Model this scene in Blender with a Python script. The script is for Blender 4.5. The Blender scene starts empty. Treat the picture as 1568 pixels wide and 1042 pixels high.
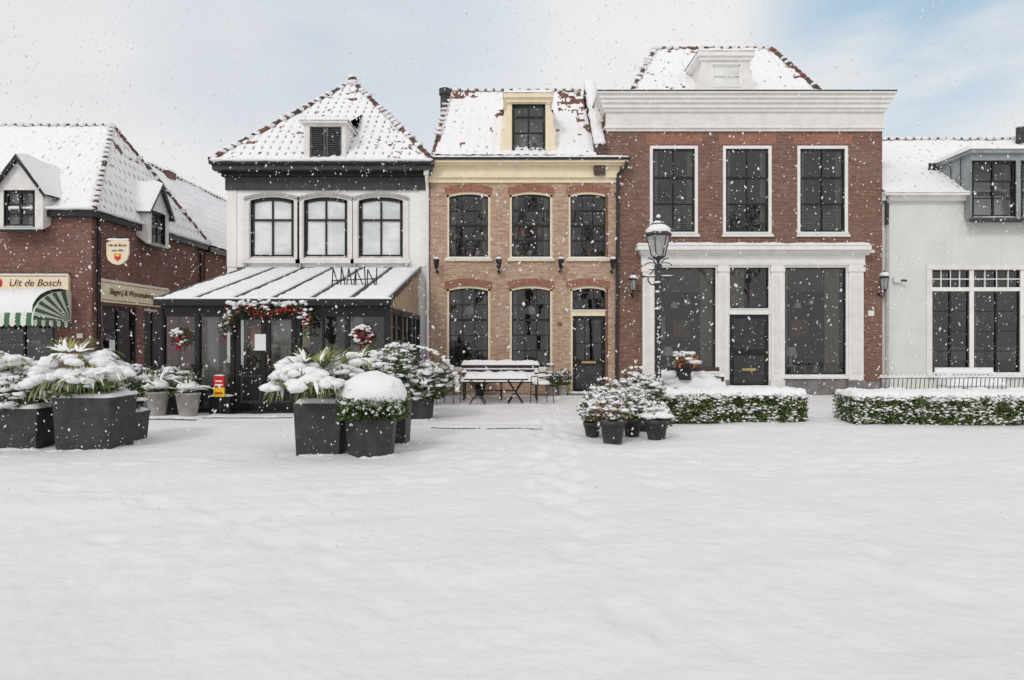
import bpy, bmesh, math, random
import numpy as np
from mathutils import Vector, Matrix, noise as mn
random.seed(7)
R=random.random
def U(a,b): return a+(b-a)*random.random()
def N3(x,y=0,z=0): return mn.noise(Vector((x,y,z)))
scene=bpy.context.scene
F=1045.0; CAMZ=1.5; FY=18.66
# survey helpers: bearing/elevation readings of a wall at a known distance -> metres
def X(u,Y=FY): return (u-784)*Y/F
def Z(v,Y=FY): return CAMZ+(521-v)*Y/F

# ------------------------------------------------------------------ materials
MATS={}
def base(name):
    m=bpy.data.materials.new(name); m.use_nodes=True; MATS[name]=m
    nt=m.node_tree; b=nt.nodes['Principled BSDF']; return m,nt,b
def math_(nt,op,a,b=None,c=None):
    n=nt.nodes.new('ShaderNodeMath'); n.operation=op
    for i,v in enumerate((a,b,c)):
        if v is None: continue
        if isinstance(v,(int,float)): n.inputs[i].default_value=v
        else: nt.links.new(v,n.inputs[i])
    return n.outputs[0]
def mixc(nt,f,a,b):
    n=nt.nodes.new('ShaderNodeMix'); n.data_type='RGBA'
    for s,v in ((n.inputs[0],f),(n.inputs[6],a),(n.inputs[7],b)):
        if isinstance(v,(int,float)): s.default_value=v
        elif isinstance(v,tuple): s.default_value=(v[0],v[1],v[2],1)
        else: nt.links.new(v,s)
    return n.outputs[2]
def noi(nt,scale,detail=4,vec=None,rough=.55):
    n=nt.nodes.new('ShaderNodeTexNoise'); n.inputs['Scale'].default_value=scale; n.inputs['Detail'].default_value=detail
    n.inputs['Roughness'].default_value=rough
    if vec is None:
        t=nt.nodes.new('ShaderNodeTexCoord'); vec=t.outputs['Object']
    nt.links.new(vec,n.inputs['Vector']); return n.outputs['Fac']
def mapped(nt,sc):
    t=nt.nodes.new('ShaderNodeTexCoord'); mp=nt.nodes.new('ShaderNodeMapping'); mp.inputs['Scale'].default_value=sc; nt.links.new(t.outputs['Object'],mp.inputs[0]); return mp.outputs[0]
def ramp(nt,f,a,b):
    n=nt.nodes.new('ShaderNodeMapRange'); n.inputs[1].default_value=a; n.inputs[2].default_value=b; n.interpolation_type='SMOOTHSTEP'
    nt.links.new(f,n.inputs[0]); return n.outputs[0]
def bump(nt,b,h,dist,strength=1):
    n=nt.nodes.new('ShaderNodeBump'); n.inputs['Distance'].default_value=dist; n.inputs['Strength'].default_value=strength
    nt.links.new(h,n.inputs['Height']); nt.links.new(n.outputs[0],b.inputs['Normal'])
def mat(name,col,rough=.7,var=.25,scale=6,bmp=.002,bs=40,metal=0,spec=.4,streak=0):
    m,nt,b=base(name)
    b.inputs['Roughness'].default_value=rough; b.inputs['Metallic'].default_value=metal; b.inputs['Specular IOR Level'].default_value=spec
    f=noi(nt,scale,5)
    f=ramp(nt,f,.3,.7)
    lo=tuple(c*(1-var) for c in col); hi=tuple(min(.95,c*(1+var*.6)) for c in col)
    c=mixc(nt,f,lo,hi)
    if streak:
        g=ramp(nt,noi(nt,1,5,mapped(nt,(5,5,.5)),.6),.5,.72); c=mixc(nt,math_(nt,'MULTIPLY',g,streak),c,tuple(x*.6 for x in col))
    nt.links.new(c,b.inputs['Base Color'])
    if bmp: bump(nt,b,noi(nt,bs,3),bmp)
    return m
def brick(name,c1,c2,mortar,w=.21,h=.0625,ms=.009,patch=None,bloom=.18):
    m,nt,b=base(name)
    b.inputs['Roughness'].default_value=.9; b.inputs['Specular IOR Level'].default_value=.2
    t=nt.nodes.new('ShaderNodeTexCoord'); s=nt.nodes.new('ShaderNodeSeparateXYZ'); nt.links.new(t.outputs['Object'],s.inputs[0])
    a=math_(nt,'ADD',s.outputs[0],s.outputs[1])
    c=nt.nodes.new('ShaderNodeCombineXYZ'); nt.links.new(a,c.inputs[0]); nt.links.new(s.outputs[2],c.inputs[1])
    k=nt.nodes.new('ShaderNodeTexBrick'); nt.links.new(c.outputs[0],k.inputs['Vector'])
    k.inputs['Scale'].default_value=1; k.inputs['Brick Width'].default_value=w; k.inputs['Row Height'].default_value=h
    k.inputs['Mortar Size'].default_value=ms; k.inputs['Mortar Smooth'].default_value=.2
    k.inputs['Color1'].default_value=(*c1,1); k.inputs['Color2'].default_value=(*c2,1); k.inputs['Mortar'].default_value=(*mortar,1)
    col=k.outputs['Color']
    f=ramp(nt,noi(nt,1.3,6,c.outputs[0],.65),.35,.7)
    dark=tuple(x*.62 for x in c1)
    col=mixc(nt,math_(nt,'MULTIPLY',f,.42),col,dark)
    mp=nt.nodes.new('ShaderNodeMapping'); mp.inputs['Scale'].default_value=(5,16,1); nt.links.new(c.outputs[0],mp.inputs[0])
    g=noi(nt,1.0,2,mp.outputs[0]); 
    col=mixc(nt,math_(nt,'MULTIPLY',ramp(nt,g,.52,.68),.6),col,patch or tuple(min(1,x*1.5) for x in c2))
    col=mixc(nt,math_(nt,'MULTIPLY',ramp(nt,g,.46,.3),.55),col,tuple(x*.45 for x in c1))
    bl=ramp(nt,noi(nt,.7,6,c.outputs[0],.7),.52,.75)
    col=mixc(nt,math_(nt,'MULTIPLY',bl,bloom),col,(.5,.47,.44))
    nt.links.new(col,b.inputs['Base Color'])
    bump(nt,b,math_(nt,'SUBTRACT',1.0,k.outputs['Fac']),.006)
    return m
def snowmat(name,col=(.85,.85,.86),d=.02,fine=.12):
    m,nt,b=base(name); b.inputs['Roughness'].default_value=.75; b.inputs['Specular IOR Level'].default_value=.25
    f=noi(nt,1.1,5)
    nt.links.new(mixc(nt,ramp(nt,f,.3,.7),tuple(c*.965 for c in col),col),b.inputs['Base Color'])
    h=math_(nt,'ADD',noi(nt,7,5,None,.5),math_(nt,'MULTIPLY',noi(nt,50,2),fine))
    bump(nt,b,h,d,.8)
    return m
snowmat('snow'); snowmat('ground_snow',(.79,.782,.788),.032,.07)
def roofsnow(name,amt):
    m,nt,b=base(name); b.inputs['Roughness'].default_value=.8; b.inputs['Specular IOR Level'].default_value=.2
    uv=nt.nodes.new('ShaderNodeUVMap'); s=nt.nodes.new('ShaderNodeSeparateXYZ'); nt.links.new(uv.outputs[0],s.inputs[0])
    a=math_(nt,'FRACT',math_(nt,'DIVIDE',s.outputs[0],.24)); 
    v=math_(nt,'ABSOLUTE',math_(nt,'SUBTRACT',a,.5))
    vm=ramp(nt,v,.33,.46)
    r=math_(nt,'FRACT',math_(nt,'DIVIDE',s.outputs[1],.34)); rm=ramp(nt,r,.6,.25)
    n1=ramp(nt,noi(nt,1.6,6,None,.75),.56-amt*.22,.66-amt*.16)
    f=math_(nt,'MULTIPLY',math_(nt,'MULTIPLY',vm,rm),n1)
    nt.links.new(mixc(nt,math_(nt,'MULTIPLY',f,.85),(.85,.855,.87),(.16,.12,.105)),b.inputs['Base Color'])
    bump(nt,b,noi(nt,25,4),.012,.7)
roofsnow('roof_snow',.9); roofsnow('roof_snow_light',.2)
mat('tile',(.19,.085,.06),.75,.5,9,.004)
mat('tile_dark',(.10,.07,.06),.8,.5,9,.004)
brick('brick_tan',(.56,.365,.25),(.44,.255,.17),(.54,.46,.38),patch=(.70,.52,.37),bloom=.16)
brick('brick_brown',(.25,.130,.095),(.185,.092,.068),(.26,.2,.165),patch=(.34,.19,.135),bloom=.14)
brick('brick_red',(.255,.12,.095),(.19,.088,.073),(.22,.165,.145),patch=(.32,.165,.13),bloom=.14)
brick('lintel_red',(.38,.165,.11),(.29,.12,.085),(.36,.25,.2),w=.06,h=.25,ms=.008)
mat('white_render',(.86,.86,.845),.85,.05,2,.003,streak=.18)
mat('pale_render',(.69,.70,.66),.85,.05,1.5,.003,streak=.16)
mat('cream_paint',(.85,.735,.53),.55,.06,4,streak=.1)
mat('white_paint',(.83,.81,.78),.5,.06,4,streak=.1)
mat('offwhite',(.76,.735,.70),.5,.08,4,streak=.1)
mat('taupe',(.40,.38,.36),.7,.15,4)
mat('black_paint',(.013,.014,.015),.35,.3,5,.0008)
mat('dark_grey',(.04,.042,.045),.5,.3,5)
mat('shutter',(.085,.088,.088),.6,.3,8)
mat('plinth',(.2,.19,.185),.8,.25,4)
mat('zinc',(.30,.33,.34),.45,.2,3,.001,metal=.3)
mat('pipe_green',(.028,.035,.033),.45,.2)
mat('pipe_grey',(.42,.43,.42),.5,.15)
mat('planter_dark',(.04,.042,.046),.55,.35,7,.003)
mat('pot_taupe',(.38,.35,.33),.7,.2,6)
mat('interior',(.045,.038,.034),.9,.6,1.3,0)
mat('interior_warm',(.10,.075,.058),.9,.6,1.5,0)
mat('curtain',(.70,.68,.64),.9,.12,3,0)
mat('curtain_tan',(.34,.29,.23),.9,.2,3,0)
mat('blind',(.88,.90,.88),.9,.04,3,0)
mat('leaf_a',(.07,.12,.035),.55,.5,15,0)
mat('leaf_b',(.14,.20,.055),.55,.5,15,0)
mat('leaf_dark',(.028,.05,.02),.6,.5,15,0)
mat('leaf_yellow',(.36,.36,.13),.55,.4,15,0)
mat('twig',(.11,.075,.055),.9,.3,15,0)
mat('bark',(.07,.06,.05),.95,.4,8,.01)
mat('red',(.42,.012,.02),.35,.3,10,0)
mat('sign_red',(.62,.02,.025),.4,.05,5,0)
mat('sign_yellow',(.85,.62,.03),.4,.05,5,0)
mat('sign_cream',(.80,.69,.50),.5,.05,3,0)
mat('sign_dark',(.05,.025,.02),.5,.1,3,0)
mat('awning_green',(.06,.15,.09),.7,.1,5)
mat('awning_white',(.74,.74,.66),.7,.05,5)
mat('wood_beige',(.50,.38,.27),.6,.2,5)
mat('wood_dark',(.06,.045,.037),.6,.3,7)
mat('brass',(.6,.45,.2),.35,.1,7,0,metal=.8)
mat('kerb',(.13,.125,.12),.9,.3,8)
mat('warm_decor',(.55,.20,.10),.8,.4,7,0)
mat('white_poster',(.82,.84,.85),.6,.03,4,0)
mat('lamp_iron',(.05,.053,.053),.45,.3,10,.002,metal=.2)
m,nt,b=base('frosted'); b.inputs['Roughness'].default_value=.35; b.inputs['Coat Weight'].default_value=.6; b.inputs['Coat Roughness'].default_value=.03
nt.links.new(mixc(nt,ramp(nt,noi(nt,1.1,4,mapped(nt,(1,1,2))),.35,.65),(.60,.64,.62),(.80,.83,.81)),b.inputs['Base Color'])
# double glazing: clear, with stronger mirror component than a single pane
m,nt,b=base('glass'); nt.nodes.remove(b); o=nt.nodes['Material Output']
tr=nt.nodes.new('ShaderNodeBsdfTransparent'); tr.inputs[0].default_value=(.88,.91,.90,1)
gl=nt.nodes.new('ShaderNodeBsdfGlossy'); gl.inputs['Roughness'].default_value=.02
fr=nt.nodes.new('ShaderNodeFresnel'); fr.inputs[0].default_value=1.9
bp=nt.nodes.new('ShaderNodeBump'); bp.inputs['Distance'].default_value=.006; bp.inputs['Strength'].default_value=.5; nt.links.new(noi(nt,2.2,2),bp.inputs['Height'])
nt.links.new(bp.outputs[0],gl.inputs['Normal'])
mx=nt.nodes.new('ShaderNodeMixShader'); nt.links.new(fr.outputs[0],mx.inputs[0]); nt.links.new(tr.outputs[0],mx.inputs[1]); nt.links.new(gl.outputs[0],mx.inputs[2]); nt.links.new(mx.outputs[0],o.inputs[0])
m,nt,b=base('lamp_glass'); b.inputs['Roughness'].default_value=.2; b.inputs['Transmission Weight'].default_value=.6
nt.links.new(mixc(nt,noi(nt,8,3),(.55,.57,.55),(.8,.82,.8)),b.inputs['Base Color'])

# ------------------------------------------------------------------ mesh builder
def ico(sub):
    bm=bmesh.new(); bmesh.ops.create_icosphere(bm,subdivisions=sub,radius=1)
    v=[x.co.copy() for x in bm.verts]; f=[tuple(q.index for q in p.verts) for p in bm.faces]; bm.free(); return v,f
ICO={1:ico(1),2:ico(2),3:ico(3)}
class P:
    def __init__(s): s.v=[];s.f=[];s.m=[];s.s=[];s.uv={}
    def add(s,vs,fs,m,sm=False):
        o=len(s.v); s.v+=[tuple(q) for q in vs]; s.f+=[tuple(i+o for i in f) for f in fs]; s.m+=[m]*len(fs); s.s+=[sm]*len(fs); return o
    def quad(s,a,b,c,d,m): s.add([a,b,c,d],[(0,1,2,3)],m)
    def poly(s,pts,m): s.add(pts,[tuple(range(len(pts)))],m)
    def box(s,x0,x1,y0,y1,z0,z1,m): s.lbox(lambda a,d,z:(a,d,z),x0,x1,y0,y1,z0,z1,m)
    def lbox(s,T,a0,a1,d0,d1,z0,z1,m):
        vs=[T(a,d,z) for z in (z0,z1) for d in (d0,d1) for a in (a0,a1)]
        s.add(vs,[(0,1,5,4),(2,6,7,3),(0,4,6,2),(1,3,7,5),(4,5,7,6),(0,2,3,1)],m)
    def cyl(s,a,b,r0,r1,n,m,sm=True,caps=True):
        a=Vector(a);b=Vector(b);d=(b-a)
        if d.length<1e-6:return
        d.normalize(); q=Vector((0,0,1)) if abs(d.z)<.9 else Vector((1,0,0)); x=d.cross(q).normalized(); y=d.cross(x)
        vs=[];
        for c,r in((a,r0),(b,r1)):
            for i in range(n):
                t=2*math.pi*i/n; vs.append(c+x*math.cos(t)*r+y*math.sin(t)*r)
        s.add(vs,[(i,(i+1)%n,n+(i+1)%n,n+i) for i in range(n)],m,sm)
        if caps: s.add(vs,[tuple(range(n)),tuple(range(n,2*n))],m)
    def tube(s,pts,r,n,m):
        for i in range(len(pts)-1): s.cyl(pts[i],pts[i+1],r,r,n,m)
    def lathe(s,cx,cy,prof,n,m,rot=0,sm=True):
        vs=[];fs=[]
        for r,z in prof:
            for i in range(n):
                t=2*math.pi*i/n+rot; vs.append((cx+r*math.cos(t),cy+r*math.sin(t),z))
        for j in range(len(prof)-1):
            for i in range(n): fs.append((j*n+i,j*n+(i+1)%n,(j+1)*n+(i+1)%n,(j+1)*n+i))
        s.add(vs,fs,m,sm); L=(len(prof)-1)*n
        s.add(vs,[tuple(range(n)),tuple(range(L,L+n))],m)
    def blob(s,c,r,m='snow',sub=2,am=.25,fq=2.0):
        v,f=ICO[sub]; sd=U(0,90); c=Vector(c)
        if not hasattr(r,'__len__'): r=(r,r,r)
        vs=[]
        for q in v:
            k=1+am*N3(q.x*fq+sd,q.y*fq,q.z*fq)
            vs.append((c.x+q.x*r[0]*k,c.y+q.y*r[1]*k,c.z+q.z*r[2]*k))
        s.add(vs,f,m,True)
    def leaf(s,c,d,L,w,m):
        d=Vector(d).normalized(); c=Vector(c); q=Vector((U(-1,1),U(-1,1),U(-1,1))); x=d.cross(q)
        if x.length<.01: return
        x.normalize(); s.add([c,c+d*L*.5+x*w,c+d*L,c+d*L*.5-x*w],[(0,1,2,3)],m)
    def cap(s,x0,x1,y0,y1,z,th,m='snow',zf=None,res=.06,am=.35):
        nx=max(6,min(160,int((x1-x0)/res))); ny=max(6,min(60,int((y1-y0)/res))); sd=U(0,50); vs=[];fs=[]
        for j in range(ny+1):
            for i in range(nx+1):
                u=i/nx;v=j/ny; uu=abs(2*u-1); vv=abs(2*v-1)
                du=(1-uu)*(x1-x0)/2; dv=(1-vv)*(y1-y0)/2
                e=min(1,min(du,dv)/(th*.7)); e=math.sqrt(max(0,1-(1-e)**2))
                x=x0+(x1-x0)*u; y=y0+(y1-y0)*v
                zz=z if zf is None else zf(x,y)
                k=1+am*N3(x*4+sd,y*4,sd)+am*.5*N3(x*11,y*11+sd,sd)
                jx=.015*N3(x*7,y*7,sd+9) if e<.01 else 0
                vs.append((x+jx,y+jx,zz+th*e*k))
        for j in range(ny):
            for i in range(nx):
                a=j*(nx+1)+i; fs.append((a,a+1,a+nx+2,a+nx+1))
        s.add(vs,fs,m,True)
    def roll(s,a,b,r,m='snow',fl=.8,am=.5):
        a=Vector(a);b=Vector(b);d=b-a;L=d.length;n=max(3,int(L/.07));d.normalize();x=d.cross(Vector((0,0,1))).normalized();y=x.cross(d);sd=U(0,60);K=8;vs=[];fs=[]
        for i in range(n+1):
            t=i/n;c=a+(b-a)*t;rr=r*(1+am*N3(t*L*3+sd,0,0)+.35*am*N3(t*L*9,sd,0))*(0.3 if i in(0,n) else 1)
            for k in range(K):
                w=2*math.pi*k/K; vs.append(c+x*math.cos(w)*rr+y*math.sin(w)*rr*fl)
        for i in range(n):
            for k in range(K): fs.append((i*K+k,i*K+(k+1)%K,(i+1)*K+(k+1)%K,(i+1)*K+k))
        s.add(vs,fs,m,True)
    def roof(s,A,B,C,D,m='roof_snow',amp=.03,expose=None,per=.24,row=.34):
        A,B,C,D=map(Vector,(A,B,C,D)); ac=(B-A).normalized(); n=ac.cross(((D+C)/2-(A+B)/2)).normalized()
        if n.z<0:n=-n
        up=n.cross(ac).normalized()
        if up.z<0: up=-up
        nu=max(4,int((B-A).length/.05)); nv=max(4,int(max((D-A).length,(C-B).length)/.085)); vs=[];fs=[];ms=[]
        o=len(s.v)
        for j in range(nv+1):
            for i in range(nu+1):
                u=i/nu;t=j/nv; p=(A.lerp(B,u)).lerp(D.lerp(C,u),t); a=(p-A).dot(ac); dn=(p-A).dot(up)
                k=.75+.7*N3(p.x*.9,p.y*.9,p.z*.9+3)
                h=amp*k*abs(math.sin(math.pi*a/per))**.8+amp*k*.9*(1-(dn/row)%1)+.04*N3(p.x*1.5,p.y*1.5,p.z*1.5)+.014*N3(p.x*7,p.y*7,p.z*7)
                vs.append(p+n*h); s.uv[o+len(vs)-1]=(a,dn)
        for j in range(nv):
            for i in range(nu):
                a=j*(nu+1)+i; fs.append((a,a+1,a+nu+2,a+nu+1))
                c=vs[a]; mm=m
                if expose and expose(c)+.9*N3(c.x*4,c.y*4,c.z*4+5)+.4*N3(c.x*14,c.y*14,c.z*14)>.5: mm='tile'
                ms.append(mm)
        s.v+=[tuple(q) for q in vs]; s.f+=[tuple(i+o for i in f) for f in fs]; s.m+=ms; s.s+=[True]*len(fs)
    def hip(s,a,b,r=.07,step=.26,snow=.7,m='tile'):
        a=Vector(a);b=Vector(b);L=(b-a).length;n=int(L/step)
        if n<2: return
        for i in range(n):
            p=a.lerp(b,i/n);q=a.lerp(b,(i+1.12)/n) if i<n-1 else b
            up=Vector((0,0,.035))
            s.cyl(p+up,q+up,r*1.15,r*.8,8,m if R()<.6 else 'tile_dark')
            if R()<snow:
                c=p.lerp(q,U(.4,.6))+Vector((0,0,.035+r*.7)); s.blob(c,(step*U(.42,.6),step*U(.42,.6),r*U(.7,1.0)),sub=1,am=.4)
                if R()<snow: s.blob(c-Vector((0,.05,r*.7)),(step*.45,.09,r*1.0),sub=1,am=.4)
    def obj(s,name,parent=None,bevel=0):
        me=bpy.data.meshes.new(name); me.from_pydata(s.v,[],s.f)
        names=[]
        for q in s.m:
            if q not in names: names.append(q)
        for q in names: me.materials.append(MATS[q])
        d={q:i for i,q in enumerate(names)}
        me.polygons.foreach_set('material_index',[d[q] for q in s.m]); me.polygons.foreach_set('use_smooth',s.s)
        if s.uv:
            l=me.uv_layers.new(name='UVMap'); li=[0]*len(me.loops); me.loops.foreach_get('vertex_index',li)
            out=[]
            for i in li: out+=s.uv.get(i,(0,0))
            l.data.foreach_set('uv',out)
        me.update(); ob=bpy.data.objects.new(name,me); scene.collection.objects.link(ob)
        if parent: 
            ob.parent=parent; ob.matrix_parent_inverse=Matrix.Translation(-parent.location)
        if bevel:
            bv=ob.modifiers.new('bevel','BEVEL'); bv.width=bevel; bv.segments=2; bv.limit_method='ANGLE'
        return ob
def empty(name,loc):
    e=bpy.data.objects.new(name,None); e.location=loc; e.empty_display_size=.3; scene.collection.objects.link(e); return e
def text(s,name,parent,T,size,m,rot=(math.pi/2,0,0),shear=0,ext=.004,align='CENTER'):
    c=bpy.data.curves.new(name,'FONT'); c.body=s; c.size=size; c.extrude=ext; c.shear=shear; c.align_x=align; c.align_y='CENTER'
    c.materials.append(MATS[m]); o=bpy.data.objects.new(name,c); o.location=T; o.rotation_euler=rot; scene.collection.objects.link(o)
    o.parent=parent; o.matrix_parent_inverse=Matrix.Translation(-parent.location); return o

# ------------------------------------------------------------------ building helpers
def wall(p,T,a0,a1,z0,z1,holes,m,rev=.14,revm=None):
    xs={a0,a1};zs={z0,z1}
    for h in holes:
        xs|={h[0],h[1]};zs|={h[2],h[3]}
    xs=sorted(xs);zs=sorted(zs)
    for i in range(len(xs)-1):
        for j in range(len(zs)-1):
            cx=(xs[i]+xs[i+1])/2;cz=(zs[j]+zs[j+1])/2
            if any(h[0]<cx<h[1] and h[2]<cz<h[3] for h in holes): continue
            p.quad(T(xs[i],0,zs[j]),T(xs[i+1],0,zs[j]),T(xs[i+1],0,zs[j+1]),T(xs[i],0,zs[j+1]),m)
    rm=revm or m
    for h in holes:
        a,b,c,d=h[:4]
        p.quad(T(a,0,c),T(a,rev,c),T(a,rev,d),T(a,0,d),rm); p.quad(T(b,0,c),T(b,rev,c),T(b,rev,d),T(b,0,d),rm)
        p.quad(T(a,0,c),T(b,0,c),T(b,rev,c),T(a,rev,c),rm); p.quad(T(a,0,d),T(b,0,d),T(b,rev,d),T(a,rev,d),rm)
def curtain(p,T,A,B,z0,z1,d,cm):
    n=max(8,int((B-A)/.05));vs=[];fs=[]
    for k in range(n+1):
        x=A+(B-A)*k/n; dd=d+.025*math.sin(k*1.9)+.012*math.sin(k*.7)
        vs+=[T(x,dd,z0),T(x+.01*math.sin(k),dd,z1)]
    for k in range(n): fs.append((2*k,2*k+2,2*k+3,2*k+1))
    p.add(vs,fs,cm,True)
def panes(p,T,x0,x1,z0,z1,cols,rows,d,m='glass'):
    zs=[0]+sorted(rows)+[1]
    for i in range(cols):
        for j in range(len(zs)-1):
            a=x0+(x1-x0)*i/cols;b=x0+(x1-x0)*(i+1)/cols;c=z0+(z1-z0)*zs[j];e=z0+(z1-z0)*zs[j+1]
            tx=U(-.007,.007);tz=U(-.007,.007)
            p.quad(T(a,d+tx+tz,c),T(b,d-tx+tz,c),T(b,d-tx-tz,e),T(a,d+tx-tz,e),m)
def window(p,T,a0,a1,z0,z1,cols=2,rows=(.5,),fr=.06,fm='cream_paint',sm='black_paint',sash=.035,bar=.022,arch=0,d=.07,wm=None,back='interior',curt=None,thick=None,blind=None,glass='glass',deep=1.3):
    W=a1-a0
    def arc(t,off=0): return z1-off-arch*(2*t-1)**2
    zt=z1-arch
    p.lbox(T,a0,a0+fr,d-.03,d+.08,z0,zt,fm); p.lbox(T,a1-fr,a1,d-.03,d+.08,z0,zt,fm); p.lbox(T,a0+fr,a1-fr,d-.032,d+.08,z0,z0+fr,fm)
    i0=a0+fr;i1=a1-fr;j0=z0+fr
    if arch==0:
        p.lbox(T,i0,i1,d-.032,d+.08,z1-fr,z1,fm); j1=z1-fr
        p.lbox(T,i0,i1,d,d+.06,j1-sash,j1,sm)
    else:
        n=10; j1=z1-fr
        for k in range(n):
            t0=k/n;t1=(k+1)/n;x0=a0+W*t0;x1=a0+W*t1
            p.quad(T(x0,0,arc(t0)),T(x1,0,arc(t1)),T(x1,0,z1),T(x0,0,z1),wm)
            p.quad(T(x0,0,arc(t0)),T(x1,0,arc(t1)),T(x1,d,arc(t1)),T(x0,d,arc(t0)),wm)
            for off,th,dd,mm in((0,fr,d-.03,fm),(fr,sash,d,sm)):
                p.quad(T(x0,dd,arc(t0,off)),T(x1,dd,arc(t1,off)),T(x1,dd,arc(t1,off+th)),T(x0,dd,arc(t0,off+th)),mm)
                p.quad(T(x0,dd,arc(t0,off+th)),T(x1,dd,arc(t1,off+th)),T(x1,dd+.06,arc(t1,off+th)),T(x0,dd+.06,arc(t0,off+th)),mm)
    p.lbox(T,i0,i0+sash,d,d+.06,j0,zt-(0 if arch else fr),sm); p.lbox(T,i1-sash,i1,d,d+.06,j0,zt-(0 if arch else fr),sm); p.lbox(T,i0+sash,i1-sash,d,d+.06,j0,j0+sash,sm)
    g0=i0+sash;g1=i1-sash;h0=j0+sash;h1=j1-sash
    for k in range(1,cols):
        x=g0+(g1-g0)*k/cols; w=bar if not(thick and thick.get('c')==k) else .05
        p.lbox(T,x-w/2,x+w/2,d+.0,d+.05,h0,h1,sm)
    for r in rows:
        z=h0+(h1-h0)*r; w=bar if not(thick and abs(thick.get('r',-9)-r)<1e-3) else .055
        p.lbox(T,g0,g1,d-.004,d+.052,z-w/2,z+w/2,sm)
    panes(p,T,g0-.01,g1+.01,h0-.01,j1 if arch else h1+.01,cols,rows,d+.035,glass)
    dp=d+deep+U(-.1,.1)
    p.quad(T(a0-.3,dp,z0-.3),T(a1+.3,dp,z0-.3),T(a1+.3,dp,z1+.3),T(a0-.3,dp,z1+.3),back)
    for (c0,c1,cm) in (curt or ()): curtain(p,T,i0+(i1-i0)*c0,i0+(i1-i0)*c1,j0,j1,d+.17,cm)
    p.roll(T(a0+.02,d-.04,z0+fr*.7),T(a1-.02,d-.04,z0+fr*.7),.016)
def TF(Y): return lambda a,d,z:(a,Y+d,z)
def lantern_wall(p,x,y,z,s=1,glass='lamp_glass',snow=True):
    p.lathe(x,y,[(.03*s,z-.17*s),(.045*s,z-.15*s),(.055*s,z-.13*s)],6,'black_paint',sm=False)
    p.lathe(x,y,[(.05*s,z-.13*s),(.085*s,z+.1*s)],6,glass,sm=False)
    for i in range(6):
        t=2*math.pi*i/6; p.cyl((x+.052*s*math.cos(t),y+.052*s*math.sin(t),z-.13*s),(x+.088*s*math.cos(t),y+.088*s*math.sin(t),z+.1*s),.007,.007,4,'black_paint')
    p.lathe(x,y,[(.105*s,z+.1*s),(.1*s,z+.12*s),(.045*s,z+.19*s),(.03*s,z+.22*s),(.008,z+.27*s)],6,'black_paint',sm=False)
    if snow: p.blob((x,y,z+.17*s),(.09*s,.09*s,.06*s),sub=2)
    p.tube([(x,y,z-.16*s),(x,y+.02,z-.26*s),(x,y+.1,z-.3*s),(x,y+.2,z-.26*s),(x,y+.24,z-.2*s)],.012,6,'black_paint')
    p.cyl((x,y+.22,z-.22*s),(x,y+.26,z-.22*s),.045,.045,8,'black_paint')

# ================================================================== WHITE RESTAURANT
e=empty('white_restaurant_building',(X(500),FY+4,0))
T=TF(FY); p=P()
xl,xr=X(348),X(657.5)
W2=[(381,452),(463,534),(547,619)]
holes=[(X(a+2),X(b-2),Z(395),Z(302)) for a,b in W2]+[(X(395),X(610),0.0,2.35)]
wall(p,T,xl,xr,-.1,Z(268),holes,'white_render')
p.quad((xl,FY,-.1),(xl,FY+9,-.1),(xl,FY+9,6.1),(xl,FY,6.1),'white_render'); p.quad((xr,FY,-.1),(xr,FY+9,-.1),(xr,FY+9,6.1),(xr,FY,6.1),'white_render'); p.quad((xl,FY+9,-.1),(xr,FY+9,-.1),(xr,FY+9,6.1),(xl,FY+9,6.1),'white_render')
for a in(348,643):
    p.box(X(a),X(a+14.5),FY-.03,FY-.002,3.5,Z(291),'white_paint')
p.box(X(380),X(625),FY+1.6,FY+1.7,-.1,2.5,'interior_warm')
p.obj('walls',e)
p=P()
for a,b in W2:
    a_,b_=X(a+2),X(b-2)
    window(p,T,a_,b_,Z(395),Z(302),2,(.64,),fr=.03,fm='black_paint',sm='black_paint',sash=.06,bar=.05,arch=.09,d=.06,wm='white_render',glass='frosted',thick={'r':.64,'c':1})
    for o,(u0,u1) in enumerate(((a-7,a+1),(b-1,b+7))): p.box(X(u0),X(u1),FY-.045,FY-.003,Z(398),Z(309),'offwhite')
    n=12
    for k in range(n):
        t0,t1=k/n,(k+1)/n; x0=X(a-7)+(X(b+7)-X(a-7))*t0; x1=X(a-7)+(X(b+7)-X(a-7))*t1
        f=lambda t:Z(300)-.13*(2*t-1)**2
        p.poly([(x0,FY-.05,f(t0)),(x1,FY-.05,f(t1)),(x1,FY-.05,f(t1)+.08),(x0,FY-.05,f(t0)+.08)],'taupe')
        p.poly([(x0,FY-.05,f(t0)+.08),(x1,FY-.05,f(t1)+.08),(x1,FY,f(t1)+.08),(x0,FY,f(t0)+.08)],'taupe')
        p.poly([(x0,FY-.05,f(t0)),(x1,FY-.05,f(t1)),(x1,FY,f(t1)),(x0,FY,f(t0))],'taupe')
    p.box(X(a-9),X(b+9),FY-.1,FY-.004,Z(404),Z(398),'offwhite')
    for u in(a-6,b+1): p.box(X(u),X(u+5),FY-.09,FY-.004,Z(412),Z(404.2),'taupe')
p.box(X(364),X(636),FY-.06,FY-.0045,Z(413),Z(410),'dark_grey')
p.obj('windows',e)
p=P()
p.box(xl-.03,xr+.03,FY-.07,FY-.001,Z(292),Z(272),'dark_grey')
p.box(xl-.1,xr+.05,FY-.16,FY-.001,Z(272)+.002,Z(266),'black_paint')
p.box(-8.02,-2.16,FY-.42,FY-.001,Z(266)+.002,Z(258),'dark_grey')
p.box(-8.08,-2.1,FY-.5,FY+.3,Z(258)+.002,6.27,'black_paint')
p.box(-8.08,-7.6,FY+.3,FY+9.2,6.05,6.27,'black_paint')
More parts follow.
